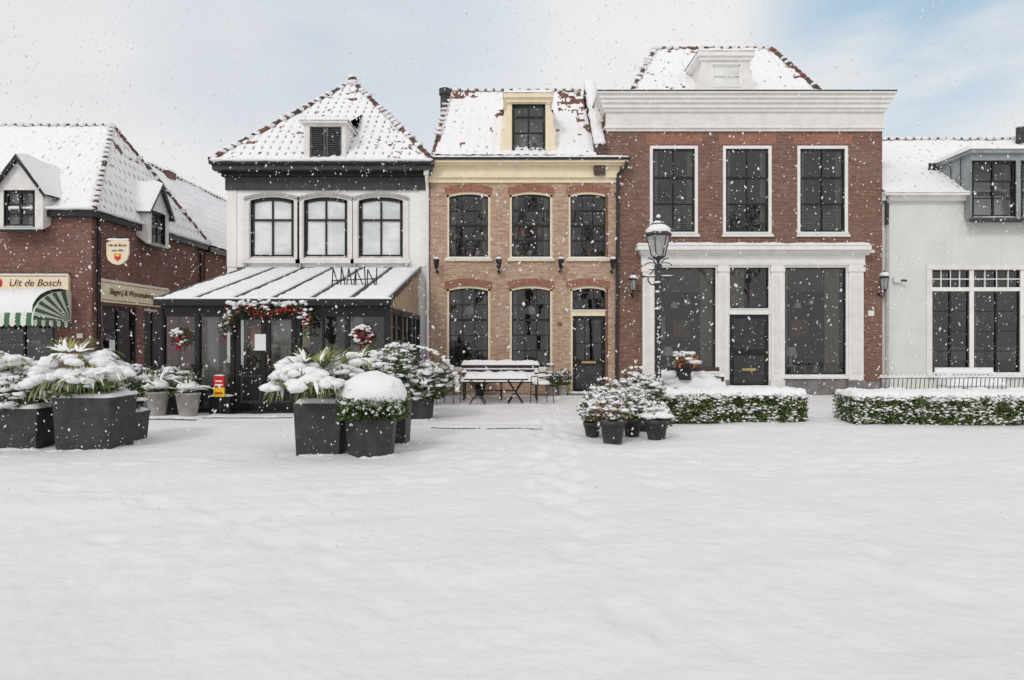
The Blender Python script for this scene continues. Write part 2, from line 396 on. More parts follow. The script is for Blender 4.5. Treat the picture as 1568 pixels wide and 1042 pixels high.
p.tube([(X(655),FY-.32,6.1),(X(655),FY-.3,5.95),(X(655),FY-.09,5.65),(X(655),FY-.09,0)],.045,8,'white_paint')
p.blob((X(655),FY-.3,6.0),(.09,.09,.12),'white_paint',1,0)
p.obj('cornice_and_gutter',e)
p=P(); A=(-8.05,18.18,6.27);B=(-2.12,18.18,6.27);K=(-5.2,22.3,9.9)
p.roof(A,B,K,K,amp=.034,expose=lambda c:(.2 if c.z>8.9 else (.18 if c.x>-3.2 else -.05))); K2=(-5.2,25.5,9.9)
p.roof((-2.12,18.18,6.27),(-2.12,27.8,6.27),K2,K,m='roof_snow_light'); p.roof((-8.05,27.8,6.27),(-8.05,18.18,6.27),K,K2,m='roof_snow_light'); 
p.quad((-8.05,27.8,6.27),(-2.12,27.8,6.27),K2,K2,'snow')
p.hip(A,K,snow=.85); p.hip(B,K,snow=.6); p.hip(K,K2)
p.blob((-5.2,22.25,10.0),(.14,.14,.1),'tile_dark',2); p.blob((-5.2,22.25,10.07),(.13,.13,.08))
p.roll((-8.05,18.16,6.3),(-2.1,18.16,6.3),.055)
p.obj('roof',e)
p=P(); y=18.3; a0,a1,z0,z1=X(465,y),X(529,y),Z(247,y),Z(190,y)
Td=TF(y)
wall(p,Td,a0,a1,z0,z1,[(X(474,y),X(523,y),Z(246,y),Z(194,y))],'offwhite',.06)
p.quad((a1,y,z0),(a1,y+2.2,z0+2.0),(a1,y+2.2,z1),(a1,y,z1),'offwhite'); p.quad((a0,y,z0),(a0,y+2.2,z0+2.0),(a0,y+2.2,z1),(a0,y,z1),'offwhite')
p.box(a0-.07,a1+.07,y-.1,y+2,z1,z1+.07,'offwhite'); p.cap(a0-.1,a1+.1,y-.12,y+1.9,z1+.07,.12)
sx0,sx1=X(474,y),X(523,y);sm=(sx0+sx1)/2
for q0,q1 in((sx0,sm-.01),(sm+.01,sx1)):
    p.box(q0,q0+.05,y+.02,y+.06,Z(246,y),Z(194,y),'shutter');p.box(q1-.05,q1,y+.02,y+.06,Z(246,y),Z(194,y),'shutter')
    zz=Z(245,y)
    while zz<Z(195,y):
        p.quad((q0+.05,y+.02,zz),(q1-.05,y+.02,zz),(q1-.05,y+.055,zz+.045),(q0+.05,y+.055,zz+.045),'shutter'); zz+=.05
    p.box(q0,q1,y+.06,y+.07,Z(246,y),Z(194,y),'black_paint')
p.obj('dormer',e)

# conservatory
g=lambda u:X(u,14.1); h=lambda v:Z(v,14.1); Y0=14.1
cx0,cx1=-7.25,-2.56
p=P()
rz=lambda y:2.31+(y-14.0)*(3.42-2.31)/(FY-14.0)
nb=6
for k in range(nb):
    a=cx0-.03+(cx1-cx0+.08)*k/nb; b_=cx0-.03+(cx1-cx0+.08)*(k+1)/nb
    p.quad((a,13.95,rz(13.95)),(b_,13.95,rz(13.95)),(b_,FY,rz(FY)),(a,FY,rz(FY)),'taupe')
    p.cap(a+.035,b_-.01,13.93,FY-.02,0,.075,zf=lambda x,y:rz(y)+.004,am=.3)
for k in range(nb+1):
    a=cx0-.03+(cx1-cx0+.08)*k/nb
    vs=[(a-.02,13.95,rz(13.95)-.05),(a+.025,13.95,rz(13.95)-.05),(a+.025,13.95,rz(13.95)+.075),(a-.02,13.95,rz(13.95)+.075)]
    vs+=[(x,FY,z-rz(13.95)+rz(FY)) for x,_,z in vs]
    p.add(vs,[(0,1,2,3),(4,5,6,7),(0,1,5,4),(1,2,6,5),(2,3,7,6),(3,0,4,7)],'black_paint')
p.box(cx0-.04,cx1+.1,13.86,13.97,2.2,2.33,'black_paint')
p.roll((cx0-.04,13.9,2.345),(cx1+.12,13.9,2.345),.032)
p.obj('conservatory_roof',e)
p=P()
hd=2.04
p.box(cx0,cx1,Y0-.02,Y0+.08,hd,2.2,'black_paint')
posts=[249,303,357,458,532,592]
for u in posts: p.box(g(u)-.045,g(u)+.045,Y0-.04,Y0+.06,0,hd+.002,'black_paint')
def bay(x0,x1,base_h,mull):
    p.box(x0,x1,Y0-.01,Y0+.04,0,base_h,'black_paint')
    p.box(x0+.06,x1-.06,Y0-.025,Y0-.011,.1,base_h-.1,'dark_grey')
    p.box(x0,x1,Y0-.02,Y0+.05,base_h+.001,base_h+.06,'black_paint'); p.box(x0,x1,Y0-.02,Y0+.05,hd-.06,hd-.001,'black_paint')
    for k in range(1,mull): 
        x=x0+(x1-x0)*k/mull; p.box(x-.02,x+.02,Y0-.022,Y0+.05,base_h+.06,hd-.06,'black_paint')
    panes(p,TF(Y0),x0,x1,base_h,hd,mull,(),.02)
bay(g(249)+.05,g(303)-.05,.5,1);bay(g(303)+.05,g(357)-.05,.5,1);bay(g(458)+.05,g(532)-.05,.5,2);bay(g(532)+.05,g(592)-.05,.5,1)
xa,xb=g(357)+.05,g(458)-.05; xm=(xa+xb)/2
for q0,q1 in((xa+.01,xm-.005),(xm+.005,xb-.01)):
    p.box(q0,q0+.09,Y0-.03,Y0+.03,.04,hd,'black_paint');p.box(q1-.09,q1,Y0-.03,Y0+.03,.04,hd,'black_paint')
    p.box(q0+.09,q1-.09,Y0-.028,Y0+.03,.04,.2,'black_paint');p.box(q0+.09,q1-.09,Y0-.028,Y0+.03,.8,.92,'black_paint');p.box(q0+.09,q1-.09,Y0-.028,Y0+.03,hd-.12,hd,'black_paint')
    p.box(q0+.09,q1-.09,Y0-.012,Y0+.012,.2,.8,'dark_grey'); p.box(q0+.15,q1-.15,Y0-.03,Y0-.0125,.27,.73,'black_paint')
    panes(p,TF(Y0),q0+.09,q1-.09,.92,hd-.1,1,(),0)
p.cyl((xm+.06,Y0-.06,1.0),(xm+.06,Y0-.06,1.2),.012,.012,6,'brass')
p.box(g(391),g(408),Y0-.036,Y0-.031,h(537),h(512),'white_poster')
p.box(g(356),g(460),Y0-.35,Y0-.06,0,.06,'black_paint'); p.box(xa,xb,Y0-.03,Y0+.05,0,.038,'brass')
for xs_,sgn in((cx1,1),(cx0,-1)):
    ys=[Y0,15.6,17.1,FY-.05]
    for yy in ys: p.box(xs_-.05,xs_+.05,yy-.05,yy+.05,0,hd+.1,'black_paint')
    p.box(xs_-.04,xs_+.04,Y0,FY,hd+.0,hd+.14,'black_paint'); p.box(xs_-.04,xs_+.04,Y0,FY,0,.5,'black_paint')
    for i in range(3):
        ym=(ys[i]+ys[i+1])/2; p.box(xs_-.03,xs_+.03,ym-.02,ym+.02,.5,hd,'black_paint')
    p.quad((xs_,Y0,.5),(xs_,FY,.5),(xs_,FY,hd),(xs_,Y0,hd),'glass')
    for k in range(14):
        y0_=Y0+.2+k*.31; y1_=y0_+.26
        p.quad((xs_+sgn*.01,y0_,hd+.14),(xs_+sgn*.01,y1_,hd+.14),(xs_+sgn*.01,y1_,rz(y1_)-.05),(xs_+sgn*.01,y0_,rz(y0_)-.05),'wood_beige')
    p.quad((xs_,Y0,hd+.1),(xs_,FY,hd+.1),(xs_,FY,rz(FY)-.04),(xs_,Y0,rz(Y0)-.04),'dark_grey')
p.quad((cx0,Y0,.03),(cx1,Y0,.03),(cx1,FY,.03),(cx0,FY,.03),'wood_dark')
# dark panelled rear wall of the conservatory
for k in range(12):
    a=cx0+.05+(cx1-cx0-.1)*k/12; p.box(a,a+(cx1-cx0-.1)/12-.02,FY-.03,FY-.005,.03,rz(FY)-.1,'interior_warm' if k not in(1,2,7,10) else 'curtain_tan')
p.obj('conservatory_frames',e)
p=P()
for x,y in((-6.75,15.0),(-6.1,16.4),(-4.0,15.0),(-3.3,16.4),(-3.2,14.8)):
    p.box(x-.36,x+.36,y-.36,y+.36,.5,.76,'curtain'); p.cyl((x,y,.03),(x,y,.72),.03,.03,6,'black_paint')
    p.lathe(x,y,[(.04,.76),(.06,.8),(.03,.95)],8,'white_paint')
    for _ in range(14): p.leaf((x,y,.95),(U(-1,1),U(-1,1),1),U(.1,.25),.02,'leaf_b')
    for s_ in(-1,1):
        p.box(x+s_*.55-.18,x+s_*.55+.18,y-.18,y+.18,.42,.47,'curtain_tan'); p.box(x+s_*.73-.03,x+s_*.73+.03,y-.18,y+.18,.47,.95,'curtain_tan')
for x in(-6.5,-5.2,-3.7): 
    p.cyl((x,15.4,2.55),(x,15.4,1.95),.006,.006,4,'black_paint'); p.lathe(x,15.4,[(.16,1.72),(.12,1.9),(.03,1.97)],12,'blind')
curtain(p,TF(Y0),g(312),g(328),.55,hd,.18,'curtain'); curtain(p,TF(Y0),g(538),g(552),.55,hd,.18,'curtain');curtain(p,TF(Y0),g(425),g(441),.9,hd,.18,'curtain')
for x,c in((-6.9,'warm_decor'),(-6.3,'white_paint'),(-3.9,'warm_decor'),(-3.1,'white_paint'),(-5.7,'brass')): p.box(x-.2,x+.2,FY-.08,FY-.04,1.3,1.9,c)
p.obj('conservatory_interior',e)
p=P(); ys=15.55
def zz(u,v): return (X(u,ys),ys,Z(v,ys))
for pl in([(508,447),(510,411),(521,446),(523,409)],[(523,409),(530,445),(534,411)],[(534,411),(541,446),(545,412),(545,440)],[(545,412),(560,446),(558,408)],[(562,447),(563,413),(576,440),(577,410)],[(508,430),(577,427)]):
    p.tube([zz(*q) for q in pl],.014,6,'black_paint')
p.obj('roof_letter_sign',e)
def decor(p,pts,r,n,red=.25,snow=.25):
    for i in range(len(pts)-1):
        a=Vector(pts[i]);b=Vector(pts[i+1]); k=int(n*(b-a).length)
        for _ in range(k):
            c=a.lerp(b,R())+Vector((random.gauss(0,r*.45),random.gauss(0,r*.4),random.gauss(0,r*.45)))
            q=R()
            if q<red: p.blob(c+Vector((0,-r*.4,-r*.2)),U(.018,.032),'red',1,.1)
            elif q<red+snow: p.blob(c+Vector((0,-r*.3,r*.5)),(U(.03,.06),U(.03,.05),U(.02,.035)),sub=1)
            else:
                for _ in range(3): p.leaf(c,(U(-1,1),U(-1,.3),U(-1,1)),U(.06,.13),.012,'leaf_dark' if R()<.6 else 'leaf_a')
p=P(); yy=13.86
gp=[(X(u,yy),yy,Z(v,yy)) for u,v in((346,512),(350,488),(362,475),(385,472),(410,478),(435,473),(458,475),(472,484),(468,508))]
decor(p,gp,.14,230,.2,.14)
for i in range(34):
    t=R();u=348+122*t; p.blob((X(u,yy),yy,Z(466,yy)+U(-.02,.05)),(U(.04,.09),.06,U(.03,.05)),sub=1)
p.obj('door_garland',e)
def wreath(name,u,v,rr):
    p=P(); pts=[(X(u,yy)+rr*math.cos(t),14.0,Z(v,yy)+rr*math.sin(t)) for t in np.linspace(0,2*math.pi,13)]
    decor(p,pts,.06,160,.2,.2); 
    p.leaf((X(u,yy),13.95,Z(v,yy)-rr),(.3,0,-1),.2,.03,'red');p.leaf((X(u,yy),13.95,Z(v,yy)-rr),(-.3,0,-1),.2,.03,'red')
    for _ in range(5): p.blob((X(u,yy)+U(-.06,.06),13.95,Z(v,yy)+U(-.06,.06)),.03,'red',1)
    for _ in range(9): p.blob((X(u,yy)+U(-.1,.1),13.93,Z(v,yy)+rr+U(-.04,.03)),(.05,.04,.03),sub=1)
    p.obj(name,e)
wreath('wreath',270,517,.12); wreath('wreath_window',552,515,.17)

# ================================================================== TAN BRICK HOUSE
e=empty('tan_brick_house',(X(800),FY+4,0)); y3=FY-.03; T=TF(y3)
p=P(); xl,xr=X(659),X(944)
up=[(684,751),(780,846),(870,931)]; 
holes=[(X(a),X(b),Z(397),Z(294)) for a,b in up]+[(X(a),X(b),Z(566),Z(438)) for a,b in up[:2]]+[(X(873),X(931),.02,Z(438))]
wall(p,T,xl,xr,-.1,Z(276),holes,'brick_tan',.1)
p.quad((xl,y3,-.1),(xl,y3+7,-.1),(xl,y3+7,6.4),(xl,y3,6.4),'brick_tan'); p.quad((xr,y3,-.1),(xr,y3+7,-.1),(xr,y3+7,6.4),(xr,y3,6.4),'brick_tan');p.quad((xl,y3+7,-.1),(xr,y3+7,-.1),(xr,y3+7,6.4),(xl,y3+7,6.4),'brick_tan')
for (a,b),vt in [(q,294) for q in up]+[(q,438) for q in up]:
    n=10
    for k in range(n):
        f=lambda t:Z(vt)-.1*(2*t-1)**2+.002
        t0,t1=k/n,(k+1)/n; A_,B_=X(a-3),X(b+3); x0=A_+(B_-A_)*t0;x1=A_+(B_-A_)*t1
        p.quad((x0,y3-.004,f(t0)),(x1,y3-.004,f(t1)),(x1,y3-.004,f(t1)+.2),(x0,y3-.004,f(t0)+.2),'lintel_red')
p.obj('walls',e)
p=P()
for i,(a,b) in enumerate(up):
    window(p,T,X(a),X(b),Z(397),Z(294),3,(.25,.5,.75),arch=.09,wm='brick_tan',bar=.022,fr=.065,thick={'r':.5},curt=[(0,.15,'curtain_tan'),(.85,1,'curtain_tan')] if i!=2 else [(0,.12,'curtain_tan')],back='interior' if i!=1 else 'interior_warm')
    p.box(X(a-3),X(b+3),y3-.06,y3-.003,Z(400.5),Z(397),'cream_paint'); p.cap(X(a-3),X(b+3),y3-.07,y3+.02,Z(397),.035)
for i,(a,b) in enumerate(up[:2]):
    window(p,T,X(a),X(b),Z(566),Z(438),3,(.2,.4,.6,.8),arch=.09,wm='brick_tan',bar=.022,fr=.065,thick={'r':.6},curt=[(.0,.12,'curtain_tan'),(.88,1,'curtain_tan')])
    p.box(X(a-3),X(b+3),y3-.06,y3-.003,Z(569.5),Z(566),'cream_paint'); p.cap(X(a-3),X(b+3),y3-.07,y3+.02,Z(566),.03)
    for _ in range(5):
        x=U(X(a)+.2,X(b)-.2); p.lathe(x,y3+.28,[(.04,Z(562)),(.06,Z(562)+.12)],8,'white_paint')
        for _ in range(16): p.leaf((x,y3+.28,Z(562)+.12),(U(-1,1),U(-.5,.5),1),U(.08,.2),.02,random.choice(('leaf_b','warm_decor','leaf_a')))
    p.lathe((X(a)+X(b))/2,y3+.8,[(.2,Z(480)),(.14,Z(470)),(.03,Z(466))],14,'blind'); p.cyl(((X(a)+X(b))/2,y3+.8,Z(466)),((X(a)+X(b))/2,y3+.8,Z(436)),.006,.006,4,'black_paint')
window(p,T,X(873),X(931),Z(478),Z(438),3,(.5,),arch=.09,wm='brick_tan',fr=.065,bar=.018)
for u,v,c in((718,394,'warm_decor'),(792,394,'white_paint'),(800,394,'warm_decor'),(812,394,'white_paint'),(905,394,'warm_decor'),(730,394,'white_paint')): p.blob((X(u),y3+.22,Z(v-7)),(.07,.05,.1),c,2)
for u in(800,825): p.box(X(u)-.12,X(u)+.12,y3+1.1,y3+1.12,Z(352),Z(330),'warm_decor')
p.obj('windows',e)
p=P()
a,b=X(873),X(931); d=.08
p.lbox(T,a,a+.07,d-.03,d+.06,.02,Z(478),'cream_paint');p.lbox(T,b-.07,b,d-.03,d+.06,.02,Z(478),'cream_paint');p.lbox(T,a+.07,b-.07,d-.032,d+.06,Z(484),Z(478)-.002,'cream_paint')
a+=.07;b-=.07;zt=Z(484)
p.lbox(T,a,b,d+.02,d+.05,.02,.95,'black_paint'); p.lbox(T,a+.1,b-.1,d+.004,d+.019,.15,.8,'dark_grey')
p.lbox(T,a,a+.11,d+.015,d+.05,.952,zt,'black_paint');p.lbox(T,b-.11,b,d+.015,d+.05,.952,zt,'black_paint');p.lbox(T,a+.11,b-.11,d+.015,d+.05,zt-.1,zt,'black_paint')
for k in(1,2): p.lbox(T,a+.11+(b-a-.22)*k/3-.01,a+.11+(b-a-.22)*k/3+.01,d+.02,d+.04,.952,zt-.1,'black_paint')
p.lbox(T,a+.11,b-.11,d+.02,d+.04,1.4,1.42,'black_paint')
p.quad(T(a,d+.03,.95),T(b,d+.03,.95),T(b,d+.03,zt),T(a,d+.03,zt),'glass'); p.quad(T(a-.2,d+.8,0),T(b+.2,d+.8,0),T(b+.2,d+.8,2.5),T(a-.2,d+.8,2.5),'interior')
p.lbox(T,a+.25,b-.25,d-.005,d+.003,.86,.92,'brass'); p.cyl(T(a+.06,d-.04,1.02),T(a+.06,d+.02,1.02),.02,.02,8,'brass')
p.box(X(868),X(936),y3-.3,y3,0,.07,'plinth'); p.cap(X(868),X(936),y3-.31,y3,.07,.04)
p.obj('front_door',e)
p=P()
x0,x1=X(657),X(948); zc=lambda v,o:Z(v,y3-o)
p.box(x0,x1,y3-.05,y3-.001,Z(281),zc(273,.05),'cream_paint'); p.box(x0-.02,x1+.02,y3-.12,y3-.001,zc(273,.05)+.001,zc(269,.12),'cream_paint')
p.box(x0,x1,y3-.08,y3-.001,zc(269,.12)+.001,zc(255,.08),'cream_paint'); 
p.box(x0-.04,x1+.12,y3-.2,y3-.001,zc(255,.08)+.001,zc(250,.2),'cream_paint');p.box(x0-.06,x1+.2,y3-.3,y3-.001,zc(250,.2)+.001,zc(245,.3),'cream_paint')
zg=zc(241,.34)
p.box(x0-.06,x1+.24,y3-.34,y3+.2,zc(245,.3)+.001,zg,'black_paint'); p.cap(x0-.06,x1+.24,y3-.36,y3+.2,zg,.06)
p.tube([(X(956),y3-.28,zg-.1),(X(956),y3-.28,zg-.22),(X(945),y3-.1,Z(270)),(X(943),y3-.09,0)],.045,8,'pipe_green')
for v in(300,400,500): p.cyl((X(943),y3-.09,Z(v)),(X(943),y3-.09,Z(v)+.05),.056,.056,8,'pipe_green')
p.obj('cornice_and_gutter',e)
p=P()
def ex3(c): 
    q=-.1
    if c.x<-1.15 and c.z>8.75: q=.5
    if c.x>1.35 and c.z>8.2: q=.6
    if c.x>1.85 and c.z>7.3: q=.42
    if c.x<-2.0: q=.25
    if -.55<c.x<-.2 and 7.6<c.z<8.3: q=.3
    return q
rl,rr_=-2.12,2.27
p.roof((rl,18.35,6.45),(rr_,18.35,6.45),(2.12,20.9,9.1),(-1.9,20.9,9.1),m='roof_snow_light',expose=ex3)
p.roof((rr_,24.5,5.6),(rl,24.5,5.6),(-1.9,20.9,9.1),(2.12,20.9,9.1),m='roof_snow_light')
p.poly([(rl,18.35,6.4),(rl,24.5,5.6),(-1.9,20.9,9.08)],'brick_brown')
p.hip((-1.9,20.9,9.1),(2.12,20.9,9.1),snow=1,r=.06); p.hip((rl,18.4,6.5),(-1.9,20.9,9.1),snow=.85,r=.05)
for (ya,za,yb,zb) in((18.45,6.75,20.95,9.4),(20.95,9.4,24.5,6.0)):
    vs=[(2.22,ya,za-.8),(2.52,ya,za-.8),(2.52,ya,za),(2.22,ya,za),(2.22,yb,zb-.8),(2.52,yb,zb-.8),(2.52,yb,zb),(2.22,yb,zb)]
    p.add(vs,[(0,1,2,3),(4,5,6,7),(0,1,5,4),(1,2,6,5),(2,3,7,6),(3,0,4,7)],'tile_dark'); p.roll((2.37,ya-.05,za+.03),(2.37,yb,zb+.03),.17,fl=.55,am=.3)
p.cyl((X(681,20.4),20.4,8.0),(X(681,20.4),20.4,Z(141,20.4)),.13,.13,12,'dark_grey'); p.cyl((X(681,20.4),20.4,Z(146,20.4)),(X(681,20.4),20.4,Z(137,20.4)),.17,.17,12,'dark_grey'); p.blob((X(681,20.4),20.4,Z(136,20.4)),(.16,.16,.06))
p.obj('roof',e)
p=P(); y=18.5; Td=TF(y); x_=lambda u:X(u,y); z_=lambda v:Z(v,y)
wall(p,Td,x_(776),x_(842),z_(237),z_(158),[(x_(784),x_(835),z_(232),z_(160))],'cream_paint',.05)
window(p,Td,x_(784),x_(835),z_(232),z_(160),2,(.38,.76),fr=.02,fm='black_paint',sash=.05,bar=.03,d=.02,thick={'r':.76,'c':1},curt=[(0,.2,'curtain_tan'),(.8,1,'curtain_tan')])
for a in(776,842): p.poly([(x_(a),y,z_(237)),(x_(a),y+.05,z_(237)),(x_(a),y+2.2,z_(160)),(x_(a),y+2.2,z_(158)),(x_(a),y,z_(158))],'cream_paint')
for s_,a in((-1,776),(1,842)):
    pr=[(0,236),(9.5,236),(10.5,229),(8,222),(7,214),(9,206),(8.5,199),(5,193),(4,184),(5.5,178),(3.5,172),(0,168)]
    f1=[(x_(a+s_*q),y-.0,z_(v)) for q,v in pr]; f2=[(q[0],y+.07,q[2]) for q in f1]; n=len(f1)
    p.add(f1+f2,[tuple(range(n)),tuple(range(n,2*n))]+[(i,(i+1)%n,n+(i+1)%n,n+i) for i in range(n)],'cream_paint')
p.box(x_(774),x_(844),y-.07,y+2.2,z_(158)+.001,z_(152),'cream_paint');p.box(x_(771),x_(847),y-.14,y+2.2,z_(152)+.001,z_(145),'cream_paint')
p.cap(x_(770),x_(848),y-.16,y+2.4,z_(145),.08)
p.obj('dormer',e)
p=P()
for u in(670,764,858,936): lantern_wall(p,X(u),y3-.27,Z(406),.85,'black_paint')
p.obj('wall_lanterns',e)
text('36','house_number',e,(X(857),y3-.01,Z(497)),.14,'sign_dark')

# ================================================================== LARGE BROWN BRICK HOUSE
e=empty('brown_brick_house',(X(1150),FY+4,0)); T=TF(FY)
p=P(); xl,xr=X(927),X(1351)
up=[(995,1069),(1107,1182),(1221,1299)]
holes=[(X(a),X(b),Z(360),Z(223)) for a,b in up]+[(X(985),X(1320),.0,Z(400))]
wall(p,T,xl,xr,-.1,Z(198),holes,'brick_brown',.1)
for q in(xl,xr): p.quad((q,FY,-.1),(q,FY+7,-.1),(q,FY+7,8.0),(q,FY,8.0),'brick_brown')
p.quad((xl,FY+7,-.1),(xr,FY+7,-.1),(xr,FY+7,8.0),(xl,FY+7,8.0),'brick_brown')
for a,b in up: p.quad((X(a-5),FY-.004,Z(221.5)),(X(b+5),FY-.004,Z(221.5)),(X(b+7),FY-.004,Z(206)),(X(a-7),FY-.004,Z(206)),'lintel_red')
p.box(X(947),X(984),FY-.03,FY-.002,-.1,Z(585),'plinth');p.box(X(1322),X(1351),FY-.03,FY-.002,-.1,Z(585),'plinth')
p.obj('walls',e)
p=P()
for i,(a,b) in enumerate(up):
    window(p,T,X(a),X(b),Z(360),Z(223),2,(.33,.66),fr=.085,fm='white_paint',sash=.045,bar=.026,d=.04,thick={'r':.66},curt=[(0,.14,'curtain_tan'),(.86,1,'curtain_tan')],back='interior')
    p.box(X(a-2),X(b+2),FY-.06,FY-.003,Z(363),Z(360),'white_paint'); p.cap(X(a-2),X(b+2),FY-.07,FY+.02,Z(360),.03)
    if i!=1:
        zq=Z(356)
        while zq<Z(306 if i==0 else 322): p.box(X(a)+.13,X(b)-.13,FY+.125,FY+.145,zq,zq+.022,'curtain_tan'); zq+=.05
p.obj('upper_windows',e)
p=P() # shopfront
s0,s1=X(981),X(1322); yF=FY-.06; Ts=TF(yF)
zs=lambda v:Z(v,FY-.3)
p.box(X(976,FY-.36),X(1335,FY-.36),FY-.36,FY-.001,zs(383),zs(376),'white_paint');p.box(X(977),X(1331),FY-.28,FY-.001,zs(387),zs(383)-.001,'offwhite')
p.box(X(979),X(1326),FY-.18,FY-.001,Z(392),zs(387)-.001,'white_paint')
p.cap(X(975,FY-.36),X(1336,FY-.36),FY-.38,FY,zs(376),.07)
p.box(s0,s1,yF-.04,FY+.05,Z(404),Z(392)-.001,'white_paint'); p.box(s0,s1,yF-.06,FY+.05,Z(407),Z(404)-.001,'offwhite')
for u0,u1 in((983,998),(1098,1113),(1179,1197),(1297,1319)):
    p.box(X(u0),X(u1),yF-.06,FY+.05,Z(582),Z(407)-.001,'white_paint')
    p.box(X(u0-2),X(u1+2),yF-.09,FY+.05,Z(417),Z(410),'white_paint')
    p.box(X(u0-2),X(u1+2),yF-.09,FY+.05,Z(610),Z(582)-.001,'plinth' if u0!=1179 else 'offwhite')
    p.box(X(u0+4),X(u1-4),yF-.075,yF-.0605,Z(572),Z(424),'offwhite')
window(p,Ts,X(998),X(1098),Z(577),Z(407),1,(),fr=.06,fm='white_paint',sash=.03,d=.02,curt=[(.0,.08,'curtain_tan'),(.78,.98,'curtain_tan')],deep=2.4,back='interior')
window(p,Ts,X(1197),X(1297),Z(577),Z(407),1,(),fr=.06,fm='white_paint',sash=.03,d=.02,curt=[(0,.08,'curtain_tan'),(.70,.94,'curtain_tan')],deep=2.4,back='interior')
window(p,Ts,X(1113),X(1179),Z(476),Z(407),2,(),fr=.06,fm='white_paint',sash=.03,d=.02,curt=[(.08,.42,'curtain_tan')],bar=.03,deep=1.2)
p.box(X(1000),X(1096),yF+.01,yF+.09,.0,Z(577),'plinth');p.box(X(1199),X(1295),yF+.01,yF+.09,.0,Z(577),'plinth')
p.box(X(998),X(1098),yF-.05,yF+.0,Z(580),Z(577),'white_paint');p.box(X(1197),X(1297),yF-.05,yF+.0,Z(580),Z(577),'white_paint')
p.cap(X(998),X(1098),yF-.06,yF,Z(577),.03);p.cap(X(1197),X(1297),yF-.06,yF,Z(577),.03)
p.box(X(1113),X(1179),yF-.02,yF+.07,Z(482),Z(476)-.001,'white_paint')
a,b=X(1116),X(1176); p.box(a,b,yF+.03,yF+.07,Z(592),Z(482)-.001,'black_paint')
p.box(a+.12,b-.12,yF+.015,yF+.029,Z(588),Z(545),'dark_grey');p.box(a+.12,b-.12,yF+.022,yF+.0295,Z(535),Z(488),'dark_grey'); p.cyl((b-.06,yF-.02,Z(540)),(b-.06,yF+.03,Z(540)),.03,.03,8,'brass'); p.box(a+.35,b-.35,yF+.01,yF+.0145,Z(568),Z(564),'brass')
p.box(X(1113),X(1116)-.001,yF+.0,yF+.07,Z(592),Z(482)-.001,'white_paint');p.box(X(1176)+.001,X(1179),yF+.0,yF+.07,Z(592),Z(482)-.001,'white_paint')
p.box(X(1108),X(1184),yF-.4,yF+.07,0,Z(592)-.001,'plinth'); p.cap(X(1108),X(1184),yF-.41,yF-.03,Z(592),.04)
for _ in range(9): p.blob((X(U(1120,1170)),FY+.5,Z(U(440,455))),(.05,.04,.07),'warm_decor',1)
p.obj('shopfront',e)
p=P()
for u0 in(1048,1247):
    c=X(u0)
    zq=Z(446)
    while zq<Z(412): p.box(c-.8,c+.75,FY+.13,FY+.15,zq,zq+.022,'curtain_tan'); zq+=.055
    p.box(c-.5,c+.5,FY+.9,FY+1.5,.72,.76,'wood_beige')
    for sx_ in(-.45,.45): p.box(c+sx_-.03,c+sx_+.03,FY+.92,FY+.98,0,.72,'wood_beige')
    p.lathe(c-.2,FY+1.1,[(.07,.76),(.03,.85),(.03,1.05)],10,'white_paint'); p.lathe(c-.2,FY+1.1,[(.2,1.05),(.12,1.3)],14,'blind')
    p.lathe(c+.3,FY+.6,[(.1,.6),(.14,.9)],10,'pot_taupe')
    for _ in range(60): p.leaf((c+.3,FY+.6,.95),(U(-1,1),U(-1,1),U(.2,1.5)),U(.2,.6),.03,random.choice(('leaf_a','leaf_b')))
    p.box(c-.7,c-.1,FY+1.9,FY+1.92,1.5,2.2,'curtain'); p.box(c+.15,c+.65,FY+1.9,FY+1.92,1.6,2.1,'warm_decor')
    for k in range(3):
        x=c-.45+k*.4; p.cyl((x,FY+1.0,3.4),(x,FY+1.0,2.5+.1*k),.006,.006,4,'black_paint'); p.lathe(x,FY+1.0,[(.12,2.32+.1*k),(.09,2.45+.1*k),(.02,2.52+.1*k)],12,'blind')
    p.box(c-.8,c+.8,FY+.25,FY+.5,.5,.55,'offwhite')
    for k in range(5): 
        x=c-.7+k*.3; p.lathe(x,FY+.38,[(.05,.55),(.07,.62),(.03,.75+.1*R())],8,random.choice(('white_paint','brass','warm_decor','pot_taupe')))
p.obj('room_interiors',e)
p=P() # cornice
L0,L1=X(930),X(1350)
st=[(201,197,.05),(197,193,.1),(193,172,.06),(172,166,.12),(166,158,.18),(158,151,.24),(151,144,.3),(144,138,.36)]
zprev=Z(201,FY-.05)
for v0,v1,o in st:
    zt=Z(v1,FY-o); p.box(L0-o*.85,L1+o*.62,FY-o,FY+.4,zprev+.001,zt,'white_paint' if (v0 not in(193,144)) else 'offwhite'); zprev=zt
ZT=zprev
for q in(L0-.25,L1-.15): p.box(q,q+.35,FY+.4,FY+7,7.6,ZT,'white_paint')
p.box(L0-.2,L1+.2,FY+.4,FY+7,ZT-.3,ZT-.001,'zinc')
p.cap(L0-.31,L1+.23,FY-.37,FY+7,ZT,.06,res=.1)
p.box(L0-.31,L1+.23,FY-.365,FY-.36-.001,ZT-.03,ZT+.005,'black_paint')
p.cyl((X(929),18.9,ZT),(X(929),18.9,ZT+.2),.12,.1,10,'dark_grey')
p.obj('cornice',e)
p=P(); y=19.0; zb=ZT+.03
A=(3.25,y,zb);B=(8.75,y,zb);C=(8.15,21.5,10.65);D=(4.5,21.5,10.65)
ex4=lambda c:(.3 if c.x>8.2 and c.z>9 else (.22 if c.z>10.4 else -.1))
